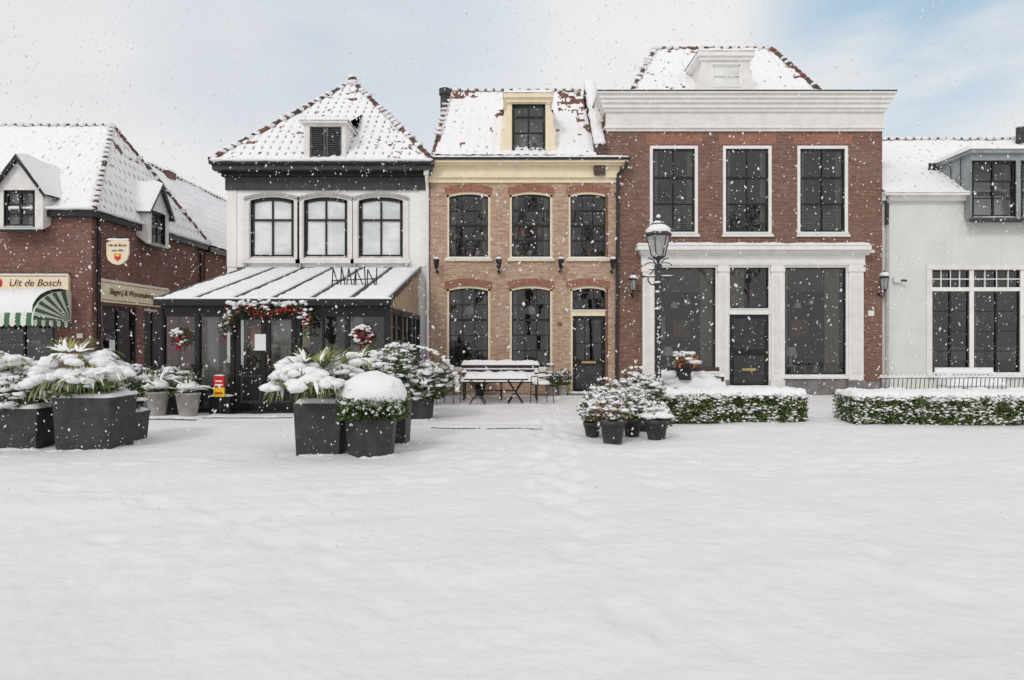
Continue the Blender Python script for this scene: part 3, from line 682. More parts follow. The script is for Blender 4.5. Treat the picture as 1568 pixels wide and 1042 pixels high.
p.roof(A,B,C,D,m='roof_snow_light',expose=ex4); p.roof((8.75,y,zb),(9.6,24,zb),C,C,m='roof_snow'); p.roof((3.25,24,zb),(3.25,y,zb),D,D,m='roof_snow'); p.roof((9.6,24,zb),(3.25,24,zb),D,C,m='roof_snow_light')
p.hip(D,C,snow=.8,r=.06); p.hip(B,C,snow=.5,r=.08); p.hip(A,D,snow=.8,r=.06)
p.obj('roof',e)
p=P(); y=18.95; x_=lambda u:X(u,y); z_=lambda v:Z(v,y); Td=TF(y)
wall(p,Td,x_(1074),x_(1148),ZT-.02,z_(88),[(x_(1089),x_(1136),z_(134.5),z_(97))],'offwhite',.05)
window(p,Td,x_(1089),x_(1136),z_(134.5),z_(97),2,(.5,),fr=.04,fm='white_paint',sm='white_paint',sash=.03,bar=.02,d=.02,glass='frosted')
for a in(1074,1148): p.quad((x_(a),y,ZT),(x_(a),y+2.4,ZT),(x_(a),y+2.4,z_(88)),(x_(a),y,z_(88)),'offwhite')
p.box(x_(1070),x_(1151),y-.06,y+2.4,z_(93),z_(88),'white_paint');p.box(x_(1067),x_(1154),y-.12,y+2.4,z_(88)+.001,z_(81),'white_paint'); p.cap(x_(1066),x_(1155),y-.14,y+2.6,z_(81),.09)
for s_,a in((-1,1074),(1,1148)):
    f1=[(x_(a+s_*q),y-.0,z_(v)) for q,v in((0,137),(9,137),(9,132),(5,125),(3,110),(0,104))]; f2=[(q[0],y+.06,q[2]) for q in f1]; n=6
    p.add(f1+f2,[tuple(range(n)),tuple(range(n,2*n))]+[(i,(i+1)%n,n+(i+1)%n,n+i) for i in range(n)],'offwhite')
p.obj('dormer',e)
p=P()
lantern_wall(p,X(967),FY-.27,Z(437),1.15); lantern_wall(p,X(1346),FY-.27,Z(435),1.3)
p.box(X(1329),X(1338),FY-.02,FY-.003,Z(484),Z(476),'white_paint')
p.obj('wall_lanterns',e)

# ================================================================== PALE RENDERED HOUSE
e=empty('pale_rendered_house',(X(1480),FY+4,0)); y5=FY+.05; T=TF(y5)
p=P(); xl,xr=X(1351)+.01,X(1760)
wall(p,T,xl,xr,-.1,Z(300),[(X(1426),X(1708),Z(574),Z(410))],'pale_render',.12)
p.quad((xr,y5,-.1),(xr,y5+8,-.1),(xr,y5+8,5.4),(xr,y5,5.4),'pale_render'); p.quad((xl,y5+8,-.1),(xr,y5+8,-.1),(xr,y5+8,5.4),(xl,y5+8,5.4),'pale_render'); p.poly([(xr,y5,5.4),(xr,y5+7,5.4),(xr,22.2,8.0)],'pale_render')
p.box(X(1368),X(1380),y5-.1,y5-.003,Z(433),Z(425),'offwhite'); p.cyl((X(1378),y5-.12,Z(430)),(X(1384),y5-.2,Z(431)),.03,.03,8,'dark_grey')
p.obj('walls',e)
p=P()
p.box(X(1420),X(1714),y5-.05,y5-.003,Z(413),Z(406),'offwhite'); p.box(X(1420),X(1714),y5-.09,y5-.003,Z(578),Z(573.5),'offwhite'); p.box(X(1420),X(1427),y5-.03,y5-.003,Z(573),Z(413),'offwhite')
p.cap(X(1420),X(1714),y5-.1,y5,Z(573.5),.04)
for a,b in((1426,1490),(1490,1568),(1568,1640),(1640,1708)):
    window(p,T,X(a),X(b),Z(574),Z(410),2,(.2,.4,.6,.82),fr=.06,fm='white_paint',sm='black_paint',sash=.04,bar=.024,d=.03,thick={'c':1},curt=[(0,.15,'curtain_tan')],deep=2.2,back='interior_warm')
    p.lbox(T,X(a)+.06,X(b)-.06,0,.1,Z(446),Z(440),'white_paint')
    for k in range(1,4):
        x=X(a)+.06+(X(b)-X(a)-.12)*k/4; p.lbox(T,x-.011,x+.011,.022,.06,Z(440),Z(413),'white_paint')
    p.lbox(T,X(a)+.06,X(b)-.06,.02,.06,Z(428),Z(426.5),'white_paint')
    p.lathe((X(a)+X(b))/2,y5+1.0,[(.2,2.0),(.1,2.2),(.02,2.25)],12,'blind'); p.box(X(a)+.1,X(b)-.1,y5+1.4,y5+1.6,.9,1.3,'curtain_tan')
p.obj('windows',e)
p=P()
p.box(xl-.02,X(1494),y5-.12,y5-.003,Z(308),Z(301),'offwhite');p.box(xl-.02,X(1495,y5-.26),y5-.26,y5+.2,Z(301)+.001,Z(297.5),'white_paint'); p.cap(xl-.03,X(1496,y5-.26),y5-.28,y5+.2,Z(297.5),.07)
p.tube([(X(1358),y5-.2,Z(300)),(X(1358),y5-.08,Z(312)),(X(1357),y5-.08,0)],.045,8,'pipe_grey'); p.cyl((X(1357),y5-.08,Z(345)),(X(1357),y5-.08,Z(302)),.055,.055,8,'pipe_green')
p.roof((xl+.02,18.5,5.5),(xr+.3,18.5,5.5),(xr+.3,22.2,8.0),(xl+.02,22.2,8.0),m='roof_snow_light',amp=.02); p.roof((xr+.3,27,5.4),(xl,27,5.4),(xl,22.2,8.0),(xr+.3,22.2,8.0),m='roof_snow_light',amp=.02)
p.hip((xl,22.2,8.0),(xr+.3,22.2,8.0),snow=1,r=.05)
p.cyl((X(1562,21.8),21.8,7.8),(X(1562,21.8),21.8,Z(196,21.8)),.12,.12,10,'dark_grey'); p.blob((X(1562,21.8),21.8,Z(194,21.8)),(.14,.14,.06))
p.obj('roof_and_gutter',e)
p=P(); y=18.42; x_=lambda u:X(u,y); z_=lambda v:Z(v,y); Td=TF(y)
xa,xb=x_(1487),x_(1640)
wall(p,Td,xa,xb,z_(338),z_(230),[(x_(1488),x_(1556),z_(334),z_(246)),(x_(1563),x_(1632),z_(334),z_(246))],'zinc',.06)
for a,b in((1488,1556),(1563,1632)): window(p,Td,x_(a),x_(b),z_(334),z_(246),2,(.33,.66),fr=.03,fm='black_paint',sash=.05,bar=.025,d=.03,thick={'c':1},curt=[(0,.12,'curtain_tan'),(.88,1,'curtain_tan')])
for q in(xa,xb): p.quad((q,y,z_(338)),(q,y+2.3,5.6),(q,y+2.3,z_(230)),(q,y,z_(230)),'zinc')
for k in range(1,5): p.box(xa-.012,xa-.001,y+k*.42,y+k*.42+.02,5.0,z_(230),'dark_grey')
p.box(xa-.06,xb+.06,y-.1,y+2.6,z_(236),z_(230),'zinc'); p.cap(xa-.08,xb+.08,y-.12,y+3,z_(230),.14); p.box(xa-.05,xb+.05,y-.06,y-.002,z_(341),z_(335.2),'dark_grey')
p.obj('box_dormer',e)

# ================================================================== BUTCHER SHOP
e=empty('butcher_shop_building',(-13,20,0)); Y1=17.5; XW=-10.78; Y2=23.8; T=TF(Y1); TS=lambda a,d,z:(XW-d,a,z)
x_=lambda u:X(u,Y1); z_=lambda v:Z(v,Y1); ez=4.8
p=P()
wall(p,T,-19,XW,-.1,ez,[(x_(-60),x_(84),.35,z_(452)),(-18.5,-15,.35,2.5)],'brick_red')
wall(p,TS,Y1,Y2,-.1,ez,[(17.98,19.6,.05,2.42),(20.0,21.2,.35,2.42)],'brick_red')
p.quad((-19,Y1,-.1),(-19,Y2,-.1),(-19,Y2,ez),(-19,Y1,ez),'brick_red'); p.quad((-19,Y2,-.1),(XW,Y2,-.1),(XW,Y2,ez),(-19,Y2,ez),'brick_red')
p.box(-19.1,XW+.16,Y1-.16,Y1-.001,ez-.16,ez-.0,'black_paint'); p.box(XW+.001,XW+.16,Y1-.001,Y2+.1,ez-.16,ez-.0,'black_paint')
p.cyl((XW+.07,Y1+.2,0),(XW+.07,Y1+.2,ez-.1),.045,.045,8,'black_paint'); p.cyl((XW+.07,Y2-.3,0),(XW+.07,Y2-.3,ez-.1),.045,.045,8,'black_paint')
p.box(x_(118),x_(127),Y1-.02,Y1-.003,z_(518),z_(511),'white_paint')
p.obj('walls',e)
p=P()
window(p,T,x_(-60),x_(84),.35,z_(452),3,(),fr=.07,fm='black_paint',sash=.04,bar=.05,deep=2,back='interior_warm')
window(p,T,-18.5,-15,.35,2.5,3,(),fr=.07,fm='black_paint',sash=.04,bar=.05)
window(p,TS,17.98,19.6,.05,2.42,2,(.75,),fr=.06,fm='black_paint',sash=.05,bar=.05,back='interior_warm'); window(p,TS,20.0,21.2,.35,2.42,2,(),fr=.06,fm='white_paint',sash=.03,bar=.03,curt=[(0,.3,'curtain')],back='interior_warm')
for z in(.95,1.35,1.7): p.box(x_(-40),x_(80),Y1+.35,Y1+.6,z,z+.03,'wood_beige')
for _ in range(36): p.blob((x_(U(-30,80)),Y1+.42,random.choice((.98,1.38,1.73))+.07),(.06,.05,U(.05,.1)),random.choice(('curtain','warm_decor','white_paint','leaf_a')),1)
for z in(.7,1.1,1.5): 
    p.box(XW-.7,XW-.4,18.1,19.5,z,z+.03,'wood_beige')
    for _ in range(10): p.blob((XW-.5,U(18.2,19.4),z+.1),(.06,.06,U(.05,.1)),random.choice(('curtain','warm_decor','white_paint','brass')),1)
p.box(XW-.02,XW-.012,18.3,18.55,1.2,1.5,'white_poster')
p.obj('shop_windows',e)
p=P()
ev=.2; rzt=7.95; RX=-12.06; RY=20.6
A=(-19.2,Y1-ev,ez);B=(XW+ev,Y1-ev,ez);C=(RX,RY,rzt);D=(-19.2,RY,rzt); B2=(XW+ev,Y2+.1,ez)
p.roof(A,B,C,D,m='roof_snow_light'); p.roof(B,B2,C,C,m='roof_snow',expose=lambda c:.28 if c.z>6.9 else -.05); p.roof(B2,(-19.2,Y2+.1,ez),D,C,m='roof_snow_light')
p.hip(B,C,snow=.95,r=.06); p.hip(B2,C,snow=.6,r=.065); p.hip(D,C,snow=1,r=.05)
p.roll((A[0],A[1],ez+.05),(B[0],B[1],ez+.05),.06); p.roll((B[0],B[1],ez+.05),(B2[0],B2[1],ez+.05),.06)
p.obj('roof',e)
def gable_dormer(p,TT,ac,hw,z0,ze,zp,dep):
    wall(p,TT,ac-hw,ac+hw,z0,ze,[(ac-hw*.66,ac+hw*.66,z0+.06,ze-.02)],'offwhite',.06)
    p.poly([TT(ac-hw,0,ze),TT(ac+hw,0,ze),TT(ac,0,zp-.06)],'offwhite')
    window(p,TT,ac-hw*.66,ac+hw*.66,z0+.06,ze-.02,2,(.33,.66) ,fr=.03,fm='black_paint',sash=.05,bar=.03,d=.03,thick={'c':1},curt=[(.0,.35,'curtain'),(.65,1,'curtain')])
    for s_ in(-1,1):
        a=ac+s_*hw; p.poly([TT(a,0,z0),TT(a,dep*.5,z0+.5),TT(a,dep,ze),TT(a,0,ze)],'offwhite')
        o=ac+s_*(hw+.13); zo=ze-.13*(zp-ze)/hw
        p.poly([TT(ac,-.12,zp),TT(o,-.12,zo),TT(o,dep,zo),TT(ac,dep*1.35,zp)],'dark_grey')
        vs2=[TT(ac,-.14,zp+.02),TT(o,-.14,zo+.02),TT(o,dep,zo+.02),TT(ac,dep*1.35,zp+.02)]
        V=[Vector(q) for q in vs2]; n=8; grid=[];fs=[]
        for j in range(n+1):
            for i in range(n+1):
                q=V[0].lerp(V[1],i/n).lerp(V[3].lerp(V[2],i/n),j/n); e_=min(1,min((n-i)/n*5+.2,j/n*8+.25)); q=q+Vector((0,0,.1*e_+.03*N3(q.x*5,q.y*5,q.z*5))); grid.append(q)
        for j in range(n):
            for i in range(n): fs.append((j*(n+1)+i,j*(n+1)+i+1,(j+1)*(n+1)+i+1,(j+1)*(n+1)+i))
        p.add(grid,fs,'snow',True)
        p.poly([TT(ac,-.125,zp+.06),TT(o,-.125,zo+.04),TT(o,-.125,zo-.09),TT(ac,-.125,zp-.1)],'black_paint')
    p.lbox(TT,ac-hw-.05,ac+hw+.05,-.08,-.002,z0-.06,z0,'black_paint')
p=P()
gable_dormer(p,TF(Y1-.3),-12.42,.6,4.28,5.3,6.12,1.8)
TS2=lambda a,d,z:(XW+.32-d,a,z)
gable_dormer(p,TS2,20.2,.6,4.25,5.3,6.1,1.3)
p.obj('dormers',e)
p=P() # awning
ax0,ax1=-15.5,-11.3; pr=1.4; zt=z_(447); zbm=1.98; n=8
prof=[(Y1-pr*math.sin(t*math.pi/2)**.9, zbm+(zt-zbm)*math.cos(t*math.pi/2)) for t in [k/n for k in range(n+1)]]
sw=.13; x=ax0;k=0
while x<ax1-.01:
    x2=min(x+sw,ax1); mm='awning_green' if k%2 else 'awning_white'
    for j in range(n): p.quad((x,prof[j][0],prof[j][1]),(x2,prof[j][0],prof[j][1]),(x2,prof[j+1][0],prof[j+1][1]),(x,prof[j+1][0],prof[j+1][1]),mm)
    yb=prof[-1][0]; p.poly([(x,yb,zbm),(x2,yb,zbm),(x2,yb,zbm-.12),((x+x2)/2,yb,zbm-.17),(x,yb,zbm-.12)],mm)
    x=x2;k+=1
c0=(ax1,Y1,zbm)
m_=12
for k in range(m_):
    t0,t1=k/m_,(k+1)/m_; f=lambda t:(ax1+.001,Y1-pr*math.sin(t*math.pi/2)**.9,zbm+(zt-zbm)*math.cos(t*math.pi/2))
    p.poly([c0,f(t0),f(t1)],'awning_green' if k%2 else 'awning_white')
for k in range(10):
    y0=Y1-pr+pr*k/10;y1=y0+pr/10; p.poly([(ax1+.002,y0,zbm),(ax1+.002,y1,zbm),(ax1+.002,y1,zbm-.12),(ax1+.002,(y0+y1)/2,zbm-.17),(ax1+.002,y0,zbm-.12)],'awning_green' if k%2 else 'awning_white')
nx=60;vs=[];fs=[]
for j in range(n):
    for i in range(nx+1):
        xx=ax0+(ax1-.05-ax0)*i/nx; th=.09*math.sin(math.pi*min(1,(j+.3)/(n-1)))**.5*(1+.4*N3(xx*3,j*.6,2)) if j<n-1 else -.01
        vs.append((xx,prof[j][0]-th*.6,prof[j][1]+max(th,-.01)))
for j in range(n-1):
    for i in range(nx): fs.append((j*(nx+1)+i,j*(nx+1)+i+1,(j+1)*(nx+1)+i+1,(j+1)*(nx+1)+i))
p.add(vs,fs,'snow',True)
p.obj('striped_awning',e)
p=P()
p.box(x_(-90),x_(108),Y1-.09,Y1-.003,z_(447),z_(422),'sign_cream'); p.box(x_(-92),x_(109),Y1-.08,Y1-.004,z_(421),z_(419),'black_paint')
for v in(445.5,424.2): p.box(x_(-88),x_(106),Y1-.094,Y1-.0905,z_(v),z_(v-.8),'sign_dark')
p.box(XW+.003,XW+.09,17.72,21.3,2.5,3.08,'sign_cream'); 
for zc_ in(2.55,3.01): p.box(XW+.0905,XW+.094,17.78,21.24,zc_,zc_+.015,'sign_dark')
p.roll((x_(-90),Y1-.08,z_(421)),(x_(109),Y1-.08,z_(421)),.025); p.roll((XW+.05,17.72,3.09),(XW+.05,21.3,3.09),.025)
p.blob((x_(3),Y1-.1,z_(434)),(.08,.012,.12),'sign_red',2,0)
p.obj('fascia_signs',e)
text('Uit de Bosch','sign_text',e,(x_(57),Y1-.095,z_(434.5)),.255,'sign_dark',shear=.3)
text('Slagerij & Worstmakerij','sign_text_side',e,(XW+.1,19.2,2.79),.225,'sign_dark',rot=(math.pi/2,0,math.pi/2),shear=.3)
p=P(); ys=17.35; sx=lambda u:X(u,ys); sz=lambda v:Z(v,ys)
pts=[(163,372),(180,366),(197,369),(197,389),(194,398),(187,404),(180,406),(172,404),(165,398),(163,390)]
f1=[(sx(u),ys,sz(v)) for u,v in pts];f2=[(q[0],ys+.05,q[2]) for q in f1];n=len(f1)
p.add(f1+f2,[tuple(range(n)),tuple(range(n,2*n))]+[(i,(i+1)%n,n+(i+1)%n,n+i) for i in range(n)],'sign_cream')
sh=[(175,389),(185,389),(185,396),(180,401),(175,396)]; p.poly([(sx(u),ys-.004,sz(v)) for u,v in sh],'sign_red'); p.box(sx(177),sx(183),ys-.008,ys-.0045,sz(393),sz(390),'sign_yellow')
p.tube([(XW,ys+.2,sz(364)),(sx(200),ys+.02,sz(363))],.014,6,'black_paint'); p.tube([(XW,ys+.2,sz(395)),(sx(163),ys+.03,sz(385))],.01,6,'black_paint')
p.roll((sx(163),ys+.02,sz(367)),(sx(197),ys+.02,sz(367)),.04)
p.obj('hanging_sign',e)
text('Uit de Bosch','hanging_sign_text',e,(sx(180),ys-.006,sz(376)),.09,'sign_dark',shear=.25); text('anno 1892','hanging_sign_year',e,(sx(180),ys-.006,sz(384)),.07,'sign_dark')

e=empty('rear_brick_house',(-13,29,0)); p=P()
p.box(-15,XW+.02,23.95,36,-.1,4.75,'brick_red'); 
p.roof((XW+.2,23.9,4.8),(XW+.2,36.2,4.8),(-12.75,36.2,7.65),(-12.75,23.9,7.65),m='roof_snow_light'); p.roof((-15.3,36.2,4.8),(-15.3,23.9,4.8),(-12.75,23.9,7.65),(-12.75,36.2,7.65),m='roof_snow_light')
p.poly([(XW+.2,36.1,4.75),(-15.3,36.1,4.75),(-12.75,36.1,7.6)],'brick_red');p.poly([(XW+.2,23.97,4.75),(-15.3,23.97,4.75),(-12.75,23.97,7.6)],'brick_red')
p.hip((-12.75,23.9,7.65),(-12.75,36.2,7.65),snow=1,r=.05); p.box(-13.0,-12.55,24.9,25.5,7.3,Z(262,25),'brick_red'); p.cap(-13.03,-12.52,24.87,25.53,Z(262,25),.1)
p.box(XW+.03,XW+.2,23.95,36,4.6,4.78,'black_paint')
p.obj('walls_and_roof',e)
e=empty('distant_brick_house',(-7,46,0)); p=P(); p.box(-14,0,44,50,-.1,5,'brick_red'); p.roof((-14.3,43.8,5),(.3,43.8,5),(.3,47,8.2),(-14.3,47,8.2),m='roof_snow_light'); p.roof((.3,50.2,5),(-14.3,50.2,5),(-14.3,47,8.2),(.3,47,8.2),m='roof_snow_light')
p.poly([(-14,44,5),(-14,50,5),(-14,47,8.1)],'brick_red');p.poly([(0,44,5),(0,50,5),(0,47,8.1)],'brick_red')
for x in(-12,-9,-6,-3):
    window(p,TF(43.8),x,x+1,3,4.4,2,(.5,),fm='white_paint',d=.05,deep=.12)
p.obj('walls_and_roof',e)

# ================================================================== GROUND
gx=np.concatenate([[-400,-150,-70,-40,-28],np.arange(-20,-8,.12),np.arange(-8,8,.045),np.arange(8,20,.12),[20,28,40,70,150,400]])
gy=np.concatenate([[-400,-150,-60,-30,-15,-8,-4,-1,.5],np.arange(1.5,10,.035),np.arange(10,20,.07),[20,24,30,40,60,100,200,500]])
def vnoise(x,y,sd=0):
    xi=np.floor(x).astype(np.int64);yi=np.floor(y).astype(np.int64);xf=x-xi;yf=y-yi
    def hsh(a,b):
        n=(a*374761393+b*668265263+sd*1442695041)&0x7fffffff; n=((n^(n>>13))*1274126177)&0x7fffffff; return (n^(n>>16))/0x7fffffff
    u=xf*xf*xf*(xf*(xf*6-15)+10);v=yf*yf*yf*(yf*(yf*6-15)+10)
    return (hsh(xi,yi)*(1-u)+hsh(xi+1,yi)*u)*(1-v)+(hsh(xi,yi+1)*(1-u)+hsh(xi+1,yi+1)*u)*v-.5
GX,GY=np.meshgrid(gx,gy)
RX_=GX*.9+GY*.35; RY_=GY*.95-GX*.3
H=.06*vnoise(RX_*.5,RY_*.5,1)+.034*vnoise(RX_*1.2,RY_*1.8+3,2)+.016*vnoise(RX_*2.4,RY_*4.2,3)+.005*vnoise(RX_*7,RY_*9,4)
H-=.02
step=np.clip((GY-12.62)/.06,0,1); H+=.03*step
fp=[]
def trail(pts,sd,dep=.035,sc=1):
    rr=random.Random(sd); side=1
    for i in range(len(pts)-1):
        a=Vector(pts[i]);b=Vector(pts[i+1]);L=(b-a).length;n=max(1,int(L/.36));d=(b-a).normalized();q=Vector((-d.y,d.x))
        for k in range(n):
            c=a.lerp(b,k/n)+q*side*.12+Vector((rr.gauss(0,.06),rr.gauss(0,.07)));side=-side; fp.append((c.x,c.y,d.x,d.y,dep*rr.uniform(.4,1.2),sc*rr.uniform(.75,1.2)))
G=lambda u,v:(X(u,CAMZ*F/(v-521)),CAMZ*F/(v-521))
trail([G(835,625),G(843,660),G(850,740),G(880,800),G(925,870),G(960,930),G(1010,1040)],1,.027)
trail([G(860,625),G(866,670),G(872,740),G(900,830)],2,.032); trail([G(845,640),G(835,690),G(838,760)],12,.028); trail([G(825,620),G(852,700),G(860,800)],14,.025)
trail([G(500,760),G(640,730),G(830,700),G(1100,690)],3,.024); trail([G(60,740),G(300,780),G(480,840),G(700,960)],4,.018)
trail([G(1500,900),G(1200,780),G(900,720)],5,.018); trail([G(180,900),G(420,780),G(620,720),G(820,650)],6,.024); trail([G(-100,720),G(400,700),G(700,690)],7,.024); trail([G(1060,1040),G(1100,860),G(1180,740),G(1270,640)],8,.018); trail([G(0,860),G(160,820),G(420,900),G(560,1040)],9,.017)
trail([G(630,740),G(760,690),G(850,650)],10,.028); trail([G(900,640),G(960,690),G(1150,720),G(1400,700)],11,.022); trail([G(1240,640),G(1290,680),G(1300,800),G(1450,1000)],15,.017)
for (cx,cy,dx,dy,dep,sc) in fp:
    i0,i1=np.searchsorted(gx,[cx-.5,cx+.5]);j0,j1=np.searchsorted(gy,[cy-.5,cy+.5])
    if i1<=i0 or j1<=j0: continue
    sx_=GX[j0:j1,i0:i1]-cx; sy_=GY[j0:j1,i0:i1]-cy
    al=(sx_*dx+sy_*dy)/(.18*sc); ac=(-sx_*dy+sy_*dx)/(.09*sc); r2=al*al+ac*ac
    H[j0:j1,i0:i1]+= -dep*np.exp(-r2**1.2)+dep*.25*np.exp(-((np.sqrt(r2)-1.7)/.5)**2)
H[(np.abs(GX)>25)|(GY>22)|(GY<0)]*=.3
ny_,nx_=GX.shape
vs=np.stack([GX,GY,H],-1).reshape(-1,3); idx=np.arange(nx_*ny_).reshape(ny_,nx_)
fs=np.stack([idx[:-1,:-1],idx[:-1,1:],idx[1:,1:],idx[1:,:-1]],-1).reshape(-1,4)
me=bpy.data.meshes.new('snowy_ground'); me.from_pydata(vs.tolist(),[],fs.tolist()); me.materials.append(MATS['ground_snow']); me.polygons.foreach_set('use_smooth',[True]*len(me.polygons))
ob=bpy.data.objects.new('snowy_ground',me); scene.collection.objects.link(ob)
p=P()
def ground_z(x,y):
    i=int(np.searchsorted(gx,x)); j=int(np.searchsorted(gy,y)); return float(H[min(j,ny_-1),min(i,nx_-1)])
for u0,u1,v in((208,300,645),(310,447,643),(660,735,653),(745,830,655)):
    yk=1567.5/(v-521); n=26
    for k in range(n):
        if N3(u0+k*.31,v,2)>.25: continue
        a=X(u0+(u1-u0)*k/n,yk);b=X(u0+(u1-u0)*(k+.98)/n,yk); gz=ground_z((a+b)/2,yk); p.box(a,b,yk-.012,yk+.04,-.08,gz+.012+.006*N3(k*.5,v),'kerb')
    g0=ground_z(X((u0+u1)/2,yk),yk)
    p.cap(X(u0-3,yk),X(u1+3,yk),yk+.012,yk+.5,0,.03,m='ground_snow',zf=lambda x,y:ground_z(x,y)-.002)
p.obj('kerb')

# ================================================================== PLANTS
def sprig_bush(p,c,r,nl,ns,leafm=('leaf_a','leaf_dark','leaf_b'),ls=.07,sn=(.035,.075),top=.15):
    c=Vector(c)
    for _ in range(nl):
        d=Vector((random.gauss(0,1),random.gauss(0,1),random.gauss(0,1))).normalized(); k=U(.55,1.08)*(1+.22*N3(d.x*2.5+c.x,d.y*2.5,d.z*2.5))
        q=c+Vector((d.x*r[0],d.y*r[1],d.z*r[2]))*k
        if q.z<c.z-r[2]*.95: continue
        p.leaf(q,d+Vector((U(-1,1),U(-1,1),U(-.6,1)))*.9,ls*U(.7,1.5),ls*.24,random.choice(leafm))
    for _ in range(ns):
        d=Vector((random.gauss(0,1),random.gauss(0,1),random.gauss(0,1)+.9)).normalized()
        k=U(.7,1.08)*(1+.22*N3(d.x*2.5+c.x,d.y*2.5,d.z*2.5)); q=c+Vector((d.x*r[0],d.y*r[1],d.z*r[2]))*k+Vector((0,0,.015))
        s_=U(*sn)*U(.7,1.1); p.blob(q,(s_*U(1,1.9),s_*U(1,1.9),s_*U(.4,.75)),sub=1 if s_<.05 else 2,am=.6,fq=1.8)
def strap(p,c,az,el,L,w,droop,lm,snow=.8,seg=6):
    c=Vector(c); d=Vector((math.cos(az)*math.cos(el),math.sin(az)*math.cos(el),math.sin(el))); side=Vector((-math.sin(az),math.cos(az),0)); pts=[c.copy()];q=c.copy()
    for i in range(seg):
        q=q+d*(L/seg); d=(d+Vector((0,0,-droop/seg))).normalized(); pts.append(q.copy())
    vs=[];fs=[]
    for i,q in enumerate(pts):
        t=i/seg; ww=w*(.6+.8*t if t<.4 else 1.0*(1-t)**.6+.05)
        vs+=[q-side*ww,q+Vector((0,0,-ww*.3)),q+side*ww]
    for i in range(seg): fs+=[(3*i,3*i+1,3*i+4,3*i+3),(3*i+1,3*i+2,3*i+5,3*i+4)]
    p.add(vs,fs,lm,True)
    if R()<snow:
        i0=0; i1=random.choice((seg//2,seg-2,seg-1)); vs=[];fs=[];K=6;nn=0
        for i in range(i0,i1+1):
            q=pts[i]; t=(i-i0)/(i1-i0); rr=w*1.2*max(.2,math.sin(math.pi*(.15+.8*t)))*U(.8,1.25)
            for k in range(K):
                a=2*math.pi*k/K; vs.append(q+side*math.cos(a)*rr+Vector((0,0,.012+math.sin(a)*rr*.7)))
            nn+=1
        for i in range(nn-1):
            for k in range(K): fs.append((i*K+k,i*K+(k+1)%K,(i+1)*K+(k+1)%K,(i+1)*K+k))
        p.add(vs,fs,'snow',True)
def fan(p,c,az,el,rad,n=16,lm='leaf_b',droop=1.1,snow=.85):
    c=Vector(c)
    for k in range(n):
        a=-1.9+3.8*k/(n-1)
        strap(p,c,az+a*.85,el-.35*abs(a),rad*(1-.12*abs(a))*U(.85,1.15),rad*.06,droop*U(.8,1.2),lm,snow*.75,6)
    if snow>.5:
        for j in range(8):
            a=az+U(-1.3,1.3); rr=rad*U(.1,.65); q=c+Vector((math.cos(a)*rr,math.sin(a)*rr,.03-droop*.12*(rr/rad)**2*rad*2)); s_=rad*U(.17,.32)
            p.blob(q,(s_,s_,s_*.55),sub=2,am=.45)
def palm(p,c,n,stem,rad,lm=('leaf_b','leaf_yellow'),azr=(0,6.28)):
    c=Vector(c)
    for i in range(n):
        az=azr[0]+(azr[1]-azr[0])*(i+U(-.3,.3))/n; el=U(.25,1.25); L=stem*U(.7,1.1)
        d=Vector((math.cos(az)*math.cos(el),math.sin(az)*math.cos(el),math.sin(el))); q=c+d*L
        p.cyl(c,q,.014,.009,5,'leaf_yellow'); heavy=R()<.65
        fan(p,q,az,el*.6 if heavy else el,rad*U(.8,1.1),15,random.choice(lm),2.1 if heavy else .5,.85 if heavy else .15)
    p.cyl(c-Vector((0,0,.15)),c+Vector((0,0,.1)),.07,.06,8,'twig')
def sq_planter(p,x0,x1,y0,y1,h,m='planter_dark',taper=.03,snow=True):
    vs=[(x0+taper,y0+taper,-.03),(x1-taper,y0+taper,-.03),(x1-taper,y1-taper,-.03),(x0+taper,y1-taper,-.03),(x0,y0,h),(x1,y0,h),(x1,y1,h),(x0,y1,h)]
    p.add(vs,[(0,1,5,4),(1,2,6,5),(2,3,7,6),(3,0,4,7),(0,1,2,3)],m)
    w=.03
    for a in((x0-.004,x1+.004,y0-.004,y0+w),(x0-.004,x1+.004,y1-w,y1+.004),(x0-.004,x0+w,y0+w,y1-w),(x1-w,x1+.004,y0+w,y1-w)): p.box(*a,h-.05,h+.006,m)
    p.quad((x0,y0,h-.04),(x1,y0,h-.04),(x1,y1,h-.04),(x0,y1,h-.04),'twig')
    if snow: p.cap(x0+.0,x1-.0,y0+.0,y1-.0,h+.0,.06)
    for _ in range(16):
        p.blob((U(x0,x1),y0+taper+U(-.02,.03),-.01),(U(.06,.16),.06,U(.015,.04)),m='ground_snow',sub=1)
    for _ in range(26): p.blob((U(x0,x1),y0+taper*.6,U(0,h)),U(.003,.009),sub=1)
def hex_planter(p,cx,cy,r,h,m='planter_dark',n=8,r0=None):
    r0=r0 or r*.86
    p.lathe(cx,cy,[(r0,-.03),(r,h-.05),(r*1.03,h-.05),(r*1.03,h),(r*.92,h),(r*.9,h-.04)],n,m,rot=math.pi/n,sm=False)
    for _ in range(16):
        t=U(math.pi,2*math.pi); p.blob((cx+r0*math.cos(t),cy+r0*math.sin(t),-.01),(U(.06,.12),.06,U(.015,.035)),m='ground_snow',sub=1)
def dome(p,c,r,m='snow'):
    v,f=ICO[3]; c=Vector(c); vs=[]
    for q in v:
        k=1+.13*N3(q.x*1.7+c.x,q.y*1.7,q.z*1.7)+.05*N3(q.x*5,q.y*5,q.z*5+c.x); z=q.z if q.z>0 else q.z*.35
        if q.z<.1: k*=1+.1*N3(q.x*7+3,q.y*7,c.x)
        vs.append((c.x+q.x*r[0]*k,c.y+q.y*r[1]*k,c.z+z*r[2]*k))
    p.add(vs,f,m,True)

